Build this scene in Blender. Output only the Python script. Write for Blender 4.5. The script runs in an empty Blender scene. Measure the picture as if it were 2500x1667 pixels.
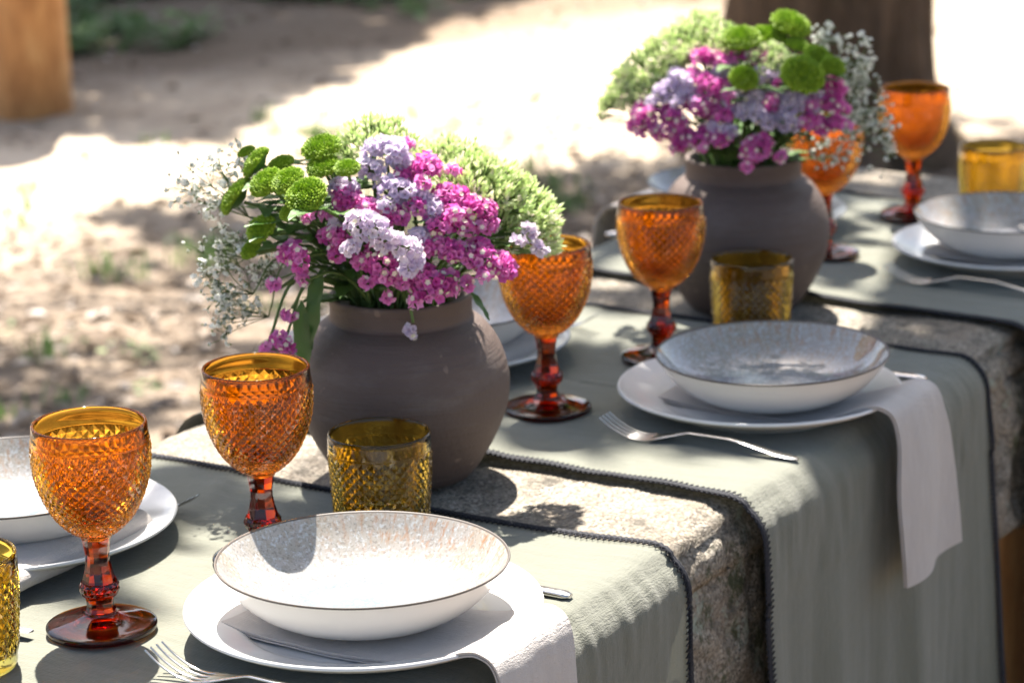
import bpy, bmesh, math, random
import numpy as np
from mathutils import Vector, Matrix, Quaternion
random.seed(7); rng = np.random.default_rng(7)
R = math.radians
S = bpy.context.scene
COL = S.collection
TZ = 0.75                                   # height of the table top

# ------------------------------------------------------------------ camera, sky, sun, exposure
cd = bpy.data.cameras.new('camera'); cam = bpy.data.objects.new('camera', cd); COL.objects.link(cam); S.camera = cam
cr, cu, cf = Vector((.51752, -.855412, -.021058)), Vector((.233887, .117743, .965108)), Vector((.823086, .504388, -.261004))
mw = Matrix((( cr.x, cu.x, -cf.x, -2.275), (cr.y, cu.y, -cf.y, -1.29), (cr.z, cu.z, -cf.z, TZ + .7542), (0, 0, 0, 1)))
cam.matrix_world = mw
cd.sensor_width = 22.3; cd.sensor_fit = 'HORIZONTAL'; cd.lens = 22.3 * 6524.26 / 2500
cd.clip_start = .05; cd.clip_end = 300
cd.dof.use_dof = True; cd.dof.focus_distance = 2.06; cd.dof.aperture_fstop = 4.7

SUN_EL = 62.5
SH = Vector((-.80, -.60))                    # horizontal direction in which shadows fall
world = bpy.data.worlds.new('World'); S.world = world; world.use_nodes = True
wn = world.node_tree; wn.nodes.clear()
sky = wn.nodes.new('ShaderNodeTexSky'); sky.sky_type = 'NISHITA'; sky.sun_disc = False
sky.sun_elevation = R(SUN_EL); sky.sun_rotation = math.atan2(-SH.x, -SH.y)
sky.air_density = 1.0; sky.dust_density = 3.5; sky.ozone_density = .9
bg = wn.nodes.new('ShaderNodeBackground'); bg.inputs['Strength'].default_value = .072
wo = wn.nodes.new('ShaderNodeOutputWorld')
wn.links.new(sky.outputs[0], bg.inputs[0]); wn.links.new(bg.outputs[0], wo.inputs[0])
sl = bpy.data.lights.new('sun', 'SUN'); sun = bpy.data.objects.new('sun', sl); COL.objects.link(sun)
sl.energy = 5.0; sl.angle = R(.55); sl.color = (1, .94, .85)
ce = math.cos(R(SUN_EL))
sun.rotation_euler = Vector((SH.x * ce, SH.y * ce, -math.sin(R(SUN_EL)))).to_track_quat('-Z', 'Y').to_euler()
sun.location = (6, 5, 12)
vs = S.view_settings; vs.view_transform = 'Standard'; vs.look = 'None'; vs.exposure = 1.95; vs.gamma = 1; vs.use_curve_mapping = False
S.cycles.max_bounces = 14; S.cycles.transmission_bounces = 12; S.cycles.transparent_max_bounces = 12
S.cycles.caustics_refractive = False; S.cycles.caustics_reflective = False
S.cycles.sample_clamp_indirect = 8
COT = 1 / math.tan(R(SUN_EL))

# ------------------------------------------------------------------ helpers
def noise3(p, seed=0):
    p = np.asarray(p, float); i = np.floor(p).astype(np.int64); f = p - i; u = f * f * (3 - 2 * f)
    def h(a):
        n = (a[..., 0] * 73856093) ^ (a[..., 1] * 19349663) ^ (a[..., 2] * 83492791) ^ (seed * 9781 + 1013)
        n = (n ^ (n >> 13)) * 1274126177 & 0x7fffffff
        n = (n ^ (n >> 16)) * 668265263 & 0x7fffffff
        return (n % 65536) / 32768.0 - 1
    r = 0
    for dx in (0, 1):
        for dy in (0, 1):
            for dz in (0, 1):
                w = (u[..., 0] if dx else 1 - u[..., 0]) * (u[..., 1] if dy else 1 - u[..., 1]) * (u[..., 2] if dz else 1 - u[..., 2])
                r = r + w * h(i + np.array([dx, dy, dz]))
    return r
def fbm(p, oct=4, seed=0):
    p = np.asarray(p, float); r = 0; a = 1
    for k in range(oct):
        r = r + a * noise3(p, seed + k); p = p * 2.03 + 3.1; a *= .5
    return r

class MB:
    def __init__(s): s.v = []; s.f = []; s.m = []; s.sm = []; s.n = 0
    def add(s, verts, faces, mat=0, smooth=True):
        b = s.n; s.v.append(np.asarray(verts, float).reshape(-1, 3)); s.n += len(s.v[-1])
        for fc in faces:
            s.f.append(tuple(int(i) + b for i in fc)); s.m.append(mat); s.sm.append(smooth)
    def grid(s, P, mat=0, smooth=True, closeu=False, closev=False):
        P = np.asarray(P, float); a, b = P.shape[:2]; F = []
        for i in range(a if closeu else a - 1):
            i2 = (i + 1) % a
            for j in range(b if closev else b - 1):
                j2 = (j + 1) % b
                F.append((i * b + j, i2 * b + j, i2 * b + j2, i * b + j2))
        s.add(P.reshape(-1, 3), F, mat, smooth)
    def lathe(s, prof, n=48, mat=0, smooth=True, cap0=False, cap1=False, flute=None):
        prof = np.asarray(prof, float); t = np.arange(n) * 2 * math.pi / n
        r = prof[:, 0][:, None] * np.ones(n)
        if flute is not None: r = r * flute(prof[:, 1][:, None], t[None])
        P = np.stack([r * np.cos(t), r * np.sin(t), prof[:, 1][:, None] * np.ones(n)], -1)
        F = []
        for i in range(len(prof) - 1):
            for j in range(n):
                F.append((i * n + j, i * n + (j + 1) % n, (i + 1) * n + (j + 1) % n, (i + 1) * n + j))
        k = len(prof) - 1
        if cap0: F.append(tuple(range(n))[::-1])
        if cap1: F.append(tuple(k * n + j for j in range(n)))
        s.add(P.reshape(-1, 3), F, mat, smooth)
    def tube(s, pts, rad, k=6, mat=0, smooth=True):
        pts = np.asarray(pts, float); n = len(pts); rad = np.ones(n) * rad
        T = np.gradient(pts, axis=0); T /= np.linalg.norm(T, axis=1)[:, None] + 1e-12
        ref = np.array([0, 0, 1.0]) if abs(T[0, 2]) < .9 else np.array([1.0, 0, 0])
        N = np.cross(T, ref); N /= np.linalg.norm(N, axis=1)[:, None] + 1e-9; B = np.cross(T, N)
        a = np.arange(k) * 2 * math.pi / k
        P = pts[:, None] + rad[:, None, None] * (N[:, None] * np.cos(a)[None, :, None] + B[:, None] * np.sin(a)[None, :, None])
        F = [(i * k + j, i * k + (j + 1) % k, (i + 1) * k + (j + 1) % k, (i + 1) * k + j) for i in range(n - 1) for j in range(k)]
        F += [tuple(range(k))[::-1], tuple((n - 1) * k + j for j in range(k))]
        s.add(P.reshape(-1, 3), F, mat, smooth)
    def mesh(s, name, mats):
        me = bpy.data.meshes.new(name)
        me.from_pydata(np.concatenate(s.v).tolist(), [], s.f)
        for m in (mats if isinstance(mats, (list, tuple)) else [mats]): me.materials.append(m)
        me.polygons.foreach_set('material_index', s.m); me.polygons.foreach_set('use_smooth', s.sm); me.update()
        return me
def solid(me):
    """weld the seams and turn every closed shell outward"""
    b = bmesh.new(); b.from_mesh(me); bmesh.ops.remove_doubles(b, verts=b.verts, dist=2e-5)
    bmesh.ops.recalc_face_normals(b, faces=b.faces); b.to_mesh(me); b.free(); me.update(); return me
def obj(name, data, parent=None, loc=(0, 0, 0)):
    o = bpy.data.objects.new(name, data); COL.objects.link(o); o.location = loc
    if parent is not None: o.parent = parent
    return o
def tag(o, label=None, cat=None, group=None, kind=None):
    for k, v in (('label', label), ('category', cat), ('group', group), ('kind', kind)):
        if v: o[k] = v
    return o
def thing(name, label, cat, loc=(0, 0, 0), rz=0, group=None):
    o = obj(name, None, None, loc); o.empty_display_size = .02; o.rotation_euler = (0, 0, rz)
    return tag(o, label, cat, group)
def copy_tree(o, parent=None):
    c = o.copy(); COL.objects.link(c)
    if parent is not None: c.parent = parent
    for ch in list(o.children): copy_tree(ch, c)
    return c
def dup(o, label, loc, rz=None):
    c = copy_tree(o); c.location = loc; c['label'] = label
    if rz is not None: c.rotation_euler = (0, 0, rz)
    return c
def catmull(pts, per=8):
    pts = np.asarray(pts, float); P = np.vstack([2 * pts[0] - pts[1], pts, 2 * pts[-1] - pts[-2]]); out = []
    for i in range(1, len(P) - 2):
        for t in np.arange(per) / per:
            a, b, c, d = P[i - 1:i + 3]
            out.append(.5 * (2 * b + (c - a) * t + (2 * a - 5 * b + 4 * c - d) * t * t + (3 * b - a - 3 * c + d) * t ** 3))
    out.append(pts[-1]); return np.array(out)

# ------------------------------------------------------------------ materials
class NT:
    def __init__(s, name):
        s.mat = bpy.data.materials.new(name); s.mat.use_nodes = True; s.t = s.mat.node_tree; s.t.nodes.clear()
        s.out = s.t.nodes.new('ShaderNodeOutputMaterial')
    def n(s, typ, ins=None, **props):
        nd = s.t.nodes.new('ShaderNode' + typ)
        for k, v in props.items(): setattr(nd, k, v)
        for k, v in (ins or {}).items():
            sk = nd.inputs[k]
            if hasattr(v, 'is_output') or isinstance(v, bpy.types.NodeSocket): s.t.links.new(v, sk)
            else: sk.default_value = v
        return nd
    def coord(s, scale=(1, 1, 1), out='Object'):
        tc = s.n('TexCoord'); mp = s.n('Mapping', {'Vector': tc.outputs[out], 'Scale': scale}); return mp.outputs[0]
    def noise(s, v, scale, detail=4, rough=.55, out='Fac'):
        return s.n('TexNoise', {'Vector': v, 'Scale': scale, 'Detail': detail, 'Roughness': rough}).outputs[out]
    def ramp(s, fac, stops):
        nd = s.n('ValToRGB', {'Fac': fac}); e = nd.color_ramp.elements
        while len(e) < len(stops): e.new(.5)
        for el, (p, c) in zip(e, stops): el.position = p; el.color = (*c, 1) if len(c) == 3 else c
        return nd.outputs[0]
    def mix(s, fac, a, b, blend='MIX'):
        nd = s.n('Mix', data_type='RGBA', blend_type=blend)
        for i, v in ((0, fac), (6, a), (7, b)):
            if isinstance(v, bpy.types.NodeSocket): s.t.links.new(v, nd.inputs[i])
            else: nd.inputs[i].default_value = v if i == 0 else (*v, 1)
        return nd.outputs[2]
    def math(s, op, a, b=0.0):
        return s.n('Math', {0: a, 1: b}, operation=op).outputs[0]
    def bump(s, h, strength=.3, dist=.002):
        return s.n('Bump', {'Height': h, 'Strength': strength, 'Distance': dist}).outputs[0]
    def bsdf(s, color, rough=.6, normal=None, **kw):
        ins = {'Base Color': color if isinstance(color, bpy.types.NodeSocket) else (*color, 1), 'Roughness': rough}
        if normal is not None: ins['Normal'] = normal
        ins.update(kw); return s.n('BsdfPrincipled', ins)
    def done(s, sh, vol=None):
        s.t.links.new(sh.outputs[0], s.out.inputs[0])
        if vol is not None: s.t.links.new(vol.outputs[0], s.out.inputs[1])
        return s.mat
def m_plain(name, col, rough=.5, **kw):
    n = NT(name); return n.done(n.bsdf(col, rough, **kw))
def m_petal(name, stops, trans=.45, rough=.6, tint=None):
    n = NT(name); g = n.n('NewGeometry'); c = n.ramp(g.outputs['Random Per Island'], stops)
    b = n.bsdf(c, rough); t = n.n('BsdfTranslucent', {'Color': c})
    return n.done(n.n('MixShader', {0: trans, 1: b.outputs[0], 2: t.outputs[0]}))
def m_cloth(name, a, b, edge, streak=(60, 60, 6), weave=900):
    n = NT(name); v = n.coord(); s1 = n.noise(n.coord(streak), 1.0, 5, .6); s2 = n.noise(v, 9, 3)
    c = n.mix(s1, a, b); c = n.mix(n.math('MULTIPLY', s2, .35), c, edge)
    wv = n.noise(n.coord((weave, weave * .12, weave)), 1, 2); wv2 = n.noise(n.coord((weave * .12, weave, weave * .12)), 1, 2)
    big = n.noise(v, 45, 3)
    h = n.math('ADD', n.math('ADD', wv, wv2), n.math('MULTIPLY', big, 1.6))
    bs = n.bsdf(c, .88, n.bump(h, .6, .0014), **{'Sheen Weight': .25, 'Sheen Roughness': .5})
    t = n.n('BsdfTranslucent', {'Color': c})
    return n.done(n.n('MixShader', {0: .12, 1: bs.outputs[0], 2: t.outputs[0]}))
def m_glass(name, col, dens=0, tint=(1, 1, 1), rough=.045, bottom=None, ior=1.5):
    n = NT(name)
    b = n.bsdf(tint, rough, **{'Transmission Weight': 1.0, 'IOR': ior})
    if not dens:
        if bottom is not None:               # pressed glass gets thicker, so deeper in colour, towards the bottom of the cup
            z = n.n('SeparateXYZ', {0: n.coord()}).outputs[2]
            c = n.ramp(n.math('MULTIPLY', z, 5.0), [(.40, bottom), (.60, tint)]); n.t.links.new(c, b.inputs['Base Color'])
        return n.done(b)
    return n.done(b, n.n('VolumeAbsorption', {'Color': (*col, 1), 'Density': dens}))

def m_ground():
    n = NT('sandy soil'); v = n.coord()
    big = n.noise(v, .9, 5, .6); mid = n.noise(v, 6, 6, .65); fine = n.noise(v, 60, 4, .7)
    c = n.ramp(mid, [(.3, (.41, .325, .235)), (.5, (.54, .445, .335)), (.75, (.62, .53, .41))])
    c = n.mix(n.ramp(big, [(.45, (0, 0, 0)), (.7, (.55, .55, .55))]), c, (.24, .185, .13))
    c = n.mix(n.ramp(fine, [(.55, (0, 0, 0)), (.75, (.5, .5, .5))]), c, (.16, .12, .085))
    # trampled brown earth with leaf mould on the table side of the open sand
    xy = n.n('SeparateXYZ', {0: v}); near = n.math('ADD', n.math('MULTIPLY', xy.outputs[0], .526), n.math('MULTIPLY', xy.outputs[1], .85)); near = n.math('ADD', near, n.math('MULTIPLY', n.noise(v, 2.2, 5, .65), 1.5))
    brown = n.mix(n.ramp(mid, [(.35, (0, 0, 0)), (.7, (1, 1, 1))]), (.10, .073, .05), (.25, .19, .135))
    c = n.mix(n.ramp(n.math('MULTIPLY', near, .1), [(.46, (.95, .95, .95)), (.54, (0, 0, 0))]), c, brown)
    # ground blended to a darker brown beyond the open sand
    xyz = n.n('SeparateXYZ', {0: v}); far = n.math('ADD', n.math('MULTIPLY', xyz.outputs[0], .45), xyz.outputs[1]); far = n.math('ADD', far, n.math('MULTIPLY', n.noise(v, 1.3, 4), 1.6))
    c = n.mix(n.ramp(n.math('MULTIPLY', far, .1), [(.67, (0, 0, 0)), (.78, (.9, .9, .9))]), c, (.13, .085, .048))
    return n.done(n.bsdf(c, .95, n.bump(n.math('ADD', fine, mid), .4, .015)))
def m_stone():
    n = NT('granite'); v = n.coord()
    sp = n.n('TexVoronoi', {'Vector': v, 'Scale': 420.0}).outputs['Color']
    sp = n.n('SeparateColor', {0: sp}).outputs[0]
    c = n.ramp(sp, [(.0, (.055, .05, .042)), (.2, (.15, .13, .105)), (.45, (.25, .22, .175)), (.75, (.34, .30, .245)), (1, (.50, .45, .38))])
    mid = n.noise(v, 14, 5, .65); c = n.mix(n.ramp(mid, [(.35, (0, 0, 0)), (.7, (.7, .7, .7))]), c, (.235, .185, .135))
    gr = n.noise(v, 33, 5, .7); c = n.mix(n.ramp(gr, [(.52, (0, 0, 0)), (.68, (.8, .8, .8))]), c, (.07, .062, .05))
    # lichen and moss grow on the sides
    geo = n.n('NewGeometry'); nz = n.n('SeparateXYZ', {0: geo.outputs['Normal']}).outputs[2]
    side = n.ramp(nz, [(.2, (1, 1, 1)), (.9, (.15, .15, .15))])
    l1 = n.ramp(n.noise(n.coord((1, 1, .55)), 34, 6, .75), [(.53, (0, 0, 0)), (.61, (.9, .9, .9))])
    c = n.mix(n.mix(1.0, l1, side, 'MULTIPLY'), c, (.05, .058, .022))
    l2 = n.ramp(n.noise(n.coord((1.3, 1.3, 1.3)), 17, 6, .75), [(.55, (0, 0, 0)), (.61, (.8, .8, .8))])
    c = n.mix(n.mix(1.0, l2, side, 'MULTIPLY'), c, (.33, .37, .30))
    h = n.math('ADD', n.noise(v, 150, 4, .7), n.math('MULTIPLY', mid, 2.0))
    return n.done(n.bsdf(c, .9, n.bump(h, .9, .006)))
def m_glaze():
    # inside of the bowl: blue grey pool, brown speckles and streaks towards the rim
    n = NT('reactive glaze'); tc = n.n('TexCoord'); o = tc.outputs['Object']
    x = n.n('SeparateXYZ', {0: o}); r = n.math('SQRT', n.math('ADD', n.math('POWER', x.outputs[0], 2.0), n.math('POWER', x.outputs[1], 2.0)))
    r = n.math('DIVIDE', r, .114)
    wob = n.noise(o, 26, 4); rr = n.math('ADD', r, n.math('MULTIPLY', n.math('SUBTRACT', wob, .5), .35))
    ang = n.math('ARCTAN2', x.outputs[1], x.outputs[0])
    cv = n.n('CombineXYZ', {0: n.math('MULTIPLY', ang, 14.0), 1: n.math('MULTIPLY', r, 9.0), 2: 0.0}).outputs[0]
    strk = n.noise(cv, 1.6, 4, .65)
    base = n.ramp(rr, [(.15, (.15, .20, .24)), (.5, (.19, .232, .262)), (.72, (.29, .285, .275)), (.95, (.36, .325, .28))])
    sp = n.ramp(n.noise(o, 420, 3, .6), [(.38, (1, 1, 1)), (.47, (0, 0, 0))])
    base = n.mix(n.math('MULTIPLY', sp, .5), base, (.15, .125, .11))
    sp2 = n.ramp(n.noise(o, 300, 3, .6), [(.52, (0, 0, 0)), (.68, (1, 1, 1))])
    base = n.mix(n.math('MULTIPLY', sp2, .45), base, (.58, .64, .68))
    edge = n.ramp(rr, [(.55, (0, 0, 0)), (.95, (1, 1, 1))])
    br = n.mix(1.0, n.ramp(strk, [(.50, (0, 0, 0)), (.66, (1, 1, 1))]), n.ramp(n.math('MULTIPLY', n.math('ADD', n.math('COSINE', n.math('ADD', ang, .75)), 1.0), .5), [(.30, (.12, .12, .12)), (.85, (1, 1, 1))]), 'MULTIPLY')
    base = n.mix(n.mix(1.0, n.math('MULTIPLY', edge, .85), br, 'MULTIPLY'), base, (.33, .175, .085))
    return n.done(n.bsdf(base, .09, **{'Coat Weight': .4, 'Coat Roughness': .04}))
def m_ceramic(name, col):
    n = NT(name); v = n.coord(); c = n.mix(n.noise(v, 30, 3), col, tuple(k * .93 for k in col))
    return n.done(n.bsdf(c, .16, n.bump(n.noise(v, 22, 3), .12, .002)))
def m_vase():
    n = NT('dark terracotta'); v = n.coord()
    st = n.noise(n.coord((7, 7, 130)), 1, 4, .65); bl = n.noise(v, 9, 5, .6); fine = n.noise(v, 260, 3)
    c = n.mix(bl, (.078, .053, .043), (.130, .088, .071)); c = n.mix(n.math('MULTIPLY', st, .5), c, (.088, .064, .056))
    z = n.n('SeparateXYZ', {0: v}).outputs[2]
    c = n.mix(n.ramp(n.math('MULTIPLY', z, 5.0), [(.73, (0, 0, 0)), (.76, (.3, .3, .3))]), c, (.10, .062, .048))
    lime = n.ramp(n.noise(n.coord((1, 1, 2.2)), 13, 6, .7), [(.5, (0, 0, 0)), (.72, (.55, .55, .55))]); c = n.mix(lime, c, (.155, .125, .112))
    ch = n.ramp(n.noise(v, 75, 2, .4), [(.74, (0, 0, 0)), (.78, (.6, .6, .6))]); c = n.mix(ch, c, (.23, .16, .12))
    h = n.math('ADD', n.math('MULTIPLY', st, 1.8), n.math('ADD', n.math('MULTIPLY', fine, .5), n.math('MULTIPLY', bl, 1.2)))
    return n.done(n.bsdf(c, .66, n.bump(h, .45, .0018)))
def m_bark():
    n = NT('mossy bark'); a = n.noise(n.coord((11, 11, 2.0)), 1, 6, .75); b = n.noise(n.coord(), 2.6, 4, .65)
    c = n.ramp(a, [(.3, (.04, .027, .017)), (.5, (.14, .088, .052)), (.75, (.28, .175, .10))])
    c = n.mix(n.ramp(b, [(.48, (0, 0, 0)), (.66, (.7, .7, .7))]), c, (.045, .05, .016))
    return n.done(n.bsdf(c, .95, n.bump(a, 1, .06)))
def m_log():
    n = NT('peeled wood'); a = n.noise(n.coord((11, 11, 3.2)), 1, 6, .72); b = n.noise(n.coord((1, 1, 1)), 5, 4)
    c = n.ramp(a, [(.30, (.32, .125, .035)), (.5, (.60, .275, .09)), (.72, (.80, .47, .19))])
    c = n.mix(n.ramp(b, [(.5, (0, 0, 0)), (.75, (.55, .55, .55))]), c, (.32, .15, .055))
    return n.done(n.bsdf(c, .75, n.bump(a, .6, .01)))
def m_steel():
    n = NT('stainless steel'); v = n.coord((40, 400, 400))
    return n.done(n.bsdf((.62, .61, .6), n.math('ADD', n.math('MULTIPLY', n.noise(v, 1, 3), .14), .14), **{'Metallic': 1.0}))
M = dict(
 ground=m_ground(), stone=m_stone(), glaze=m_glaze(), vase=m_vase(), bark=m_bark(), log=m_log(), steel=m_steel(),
 runner=m_cloth('sage linen', (.132, .137, .103), (.226, .227, .180), (.12, .125, .097), (190, 11, 6)),
 napkin=m_cloth('pale linen', (.50, .455, .425), (.62, .575, .54), (.47, .43, .40), (160, 40, 40)),
 thread=m_plain('black cotton thread', (.016, .017, .024), .8),
 bowl=m_ceramic('white stoneware', (.74, .72, .69)), plate=m_ceramic('white porcelain', (.76, .75, .735)),
 rim=m_plain('dark bare rim', (.09, .075, .065), .5),
 amber=m_glass('amber glass', None, 0, (.87, .41, .045), bottom=(.55, .13, .014), ior=1.34, rough=.06), amber_thick=m_glass('amber glass stem', (.94, .735, .09), 600), gold=m_glass('golden glass', None, 0, (.90, .64, .11), ior=1.40, rough=.05),
 green=m_petal('stem green', [(0, (.06, .11, .03)), (.5, (.12, .20, .055)), (1, (.19, .27, .08))], .25),
 leafm=m_petal('bouquet leaf', [(0, (.06, .13, .035)), (1, (.13, .25, .06))], .4, .45),
 lime=m_petal('lime petal', [(0, (.22, .36, .02)), (.5, (.31, .47, .025)), (1, (.43, .58, .05))], .4),
 sedum=m_petal('sedum bud', [(0, (.54, .66, .34)), (.45, (.72, .82, .47)), (.8, (.86, .90, .66)), (1, (.88, .79, .75))], .6),
 magenta=m_petal('magenta calyx', [(0, (.58, .07, .37)), (.5, (.74, .18, .53)), (1, (.87, .42, .72))], .5),
 lavender=m_petal('lavender calyx', [(0, (.58, .48, .67)), (.5, (.70, .61, .76)), (1, (.80, .73, .82))], .45),
 whitish=m_petal('white pink calyx', [(0, (.62, .50, .68)), (.5, (.74, .65, .76)), (1, (.82, .76, .80))], .45),
 corolla=m_petal('cream corolla', [(0, (.70, .66, .46)), (1, (.82, .80, .68))], .35),
 gyp=m_petal('white blossom', [(0, (.78, .80, .74)), (1, (.90, .90, .85))], .45),
 tree_leaf=m_petal('tree leaf', [(0, (.035, .075, .02)), (1, (.07, .13, .035))], .25),
 weed=m_petal('weed leaf', [(0, (.08, .15, .04)), (.6, (.14, .25, .06)), (1, (.24, .34, .15))], .35),
 litter=m_petal('dry leaf', [(0, (.13, .09, .06)), (.4, (.25, .18, .12)), (.75, (.36, .28, .21)), (1, (.48, .43, .38))], .15),
)

# ------------------------------------------------------------------ ground and trees
def axis(lo, hi, step, far):
    return np.concatenate([-np.geomspace(far, abs(lo) + 1, 14) if lo < 0 else [], np.arange(lo, hi, step), np.geomspace(hi + 1, far, 14)])
gx, gy = axis(-3, 10.5, .09, 70), axis(-3, 9.5, .09, 70)
GX, GY = np.meshgrid(gx, gy, indexing='ij')
def ground_z(x, y):
    p = np.stack([np.asarray(x, float), np.asarray(y, float), np.zeros_like(np.asarray(x, float))], -1)
    return .018 * fbm(p * 1.1, 3, 5) + .008 * fbm(p * 5, 3, 9)
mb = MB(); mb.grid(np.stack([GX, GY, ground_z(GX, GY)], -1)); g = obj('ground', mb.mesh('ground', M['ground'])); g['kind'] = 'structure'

TREE = Vector((4.67, 1.83))
def trunk_mesh():
    n, k = 96, 46; t = np.arange(n) * 2 * math.pi / n; z = np.concatenate([np.linspace(-.06, .9, 26), np.linspace(1.0, 3.4, 20)])
    Z, T = np.meshgrid(z, t, indexing='ij')
    r = .235 + .012 * np.cos(T * 2 + 1) + .15 * np.exp(-np.clip(Z, 0, 9) / .09) * (1 + .55 * np.cos(5 * T + 1.2)) - .03 * np.clip(Z - 1, 0, 3)
    p = np.stack([np.cos(T) * 2.2, np.sin(T) * 2.2, Z * .8], -1)
    r += .035 * fbm(p * 1.6, 3, 3) + .014 * np.abs(fbm(np.stack([np.cos(T) * 7, np.sin(T) * 7, Z * 1.6], -1), 3, 8))
    r += .10 * np.exp(-((T - 2.0) / .45) ** 2) * np.exp(-((Z - .35) / .5) ** 2)      # buttress on the left
    m = MB(); m.grid(np.stack([r * np.cos(T), r * np.sin(T), Z], -1), closev=True); return m.mesh('trunk', M['bark'])
tree = thing('tree', 'thick dark mossy tree trunk with flared roots behind the far end of the table', 'tree', (TREE.x, TREE.y, 0))
obj('trunk', trunk_mesh(), tree)
def leaves(mb, c, n, rad, size):
    c = np.asarray(c); d = rng.normal(size=(n, 3)); d *= (rad * rng.random((n, 1)) ** .45) / np.linalg.norm(d, axis=1)[:, None]; d[:, 2] *= .55
    P = c + d; A = rng.normal(size=(n, 3)); A[:, 2] *= .5; A /= np.linalg.norm(A, axis=1)[:, None]
    B = np.cross(A, rng.normal(size=(n, 3)) * .6 + np.array([0, 0, 1])); B /= np.linalg.norm(B, axis=1)[:, None] + 1e-9
    s = size * (.7 + .6 * rng.random((n, 1)))
    V = np.stack([P - A * s, P - B * s * .42 - A * s * .1, P + A * s, P + B * s * .42 - A * s * .1], 1)
    mb.add(V.reshape(-1, 3), [(4 * i, 4 * i + 1, 4 * i + 2, 4 * i + 3) for i in range(n)], 0, False)
def lift(x, y, z0, zc): return np.array([x - SH.x * COT * (zc - z0), y - SH.y * COT * (zc - z0), zc])
crown = MB(); limbs = MB(); anchors = []
def canopy(n, xr, yr, z0, thr, keep=None, zr=(2.9, 4.6), fs=2.6, nl=20, rad=(.10, .2), seed=21):
    k = 0; tries = 0
    while k < n and tries < n * 60:
        tries += 1
        x, y = random.uniform(*xr), random.uniform(*yr)
        if keep and not keep(x, y): continue
        if noise3(np.array([x * fs, y * fs, 3.3]), seed) < thr: continue
        zc = random.uniform(*zr); c = lift(x, y, z0, zc)
        leaves(crown, c - np.array([TREE.x, TREE.y, 0]), nl, random.uniform(*rad), .055); k += 1
        if k % 9 == 0 and y > -.7: anchors.append(c)
line = lambda x, y: (x - 2.8) * 1.61 + (y - 3.36) * 2.6 < 0            # near side of the bright strip
gaps = ((-.33, -.08, -.42, -.17), (-.30, -.15, -.13, .04), (.14, .34, .06, .32), (.36, .56, .2, .4), (.5, 1.05, -.34, -.01), (.8, 1.0, .02, .16), (.10, .46, -.25, .15))
gap = lambda x, y: not any(a < x < b and c < y < d for a, b, c, d in gaps)
canopy(185, (-.24, 1.35), (-.62, .75), TZ, -.5, keep=gap, fs=5, nl=20, rad=(.06, .12))
canopy(42, (-.12, .5), (-.62, -.18), TZ, -1, keep=gap, fs=5, nl=22, rad=(.06, .12))
canopy(270, (1.0, 4.6), (1.2, 3.4), 0, -.05, keep=lambda x, y: line(x, y), fs=2.2)
canopy(110, (3.0, 5.6), (.3, 2.4), 0, -.45, keep=lambda x, y: line(x, y), fs=2.2, nl=26)
canopy(420, (-3.6, 2.6), (-4.2, -.85), 0, -.5, fs=1.5, nl=26, rad=(.16, .28))  # unseen clumps added to shade the viewer-side ground and cut its bounce light
canopy(9, (-.78, -.46), (.02, .3), TZ, -1, fs=5, nl=10, rad=(.04, .07))

for c in anchors:
    a = np.array([TREE.x, TREE.y, random.uniform(2.6, 3.3)]); m_ = (a + c) / 2 + np.array([0, 0, .35])
    p = catmull([a, m_, c], 6) - np.array([TREE.x, TREE.y, 0]); limbs.tube(p, np.linspace(.05, .008, len(p)), 5)
o = obj('crown', crown.mesh('crown', M['tree_leaf']), tree); o['kind'] = 'stuff'  # leaves of the tree together with the clumps added on the viewer side
o = obj('limbs', limbs.mesh('limbs', M['bark']), tree); o['kind'] = 'stuff'
# the tree on the left whose dense crown shades the top left of the ground
T2 = Vector((12.5, 10.5)); tree2 = thing('tree', 'tall dense tree standing beyond the shaded weeds at the upper left', 'tree', (T2.x, T2.y, 0))
mb = MB(); p = catmull([(0, 0, -.1), (.1, -.1, 1.6), (-.3, -.4, 3.4), (-1.2, -1.2, 5)], 8); mb.tube(p, np.linspace(.3, .12, len(p)), 14); obj('trunk', mb.mesh('trunk2', M['bark']), tree2)
SHADE = [(7.25, 4.42), (6.2, 4.30), (5.4, 4.05), (4.62, 3.84), (4.08, 3.62), (3.82, 3.76), (3.98, 3.93), (3.94, 4.14), (3.72, 4.22), (3.2, 4.75), (3.6, 6.2), (6.5, 9.5), (11, 9.5), (12.5, 5.6), (9, 5.05)]
def inpoly(x, y, poly):
    r = False; j = len(poly) - 1
    for i in range(len(poly)):
        xi, yi = poly[i]; xj, yj = poly[j]
        if (yi > y) != (yj > y) and x < (xj - xi) * (y - yi) / (yj - yi) + xi: r = not r
        j = i
    return r
mb = MB(); k = 0
while k < 6500:
    x, y = random.uniform(3, 12.5), random.uniform(3.6, 9.5)
    if not inpoly(x, y, SHADE): continue
    leaves(mb, lift(x, y, 0, random.uniform(3.6, 5.4)) - np.array([T2.x, T2.y, 0]), 9, .12, .085); k += 1
o = obj('crown', mb.mesh('crown2', M['tree_leaf']), tree2); o['kind'] = 'stuff'
mb = MB()
for k in range(10):
    a = np.array([-.6, -.7, 4.2]); c = lift(random.uniform(4, 11), random.uniform(4.8, 8.5), 0, 4.4) - np.array([T2.x, T2.y, 0])
    p = catmull([a, (a + c) / 2 + np.array([0, 0, .5]), c], 6); mb.tube(p, np.linspace(.08, .015, len(p)), 5)
o = obj('limbs', mb.mesh('limbs2', M['bark']), tree2); o['kind'] = 'stuff'

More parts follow.
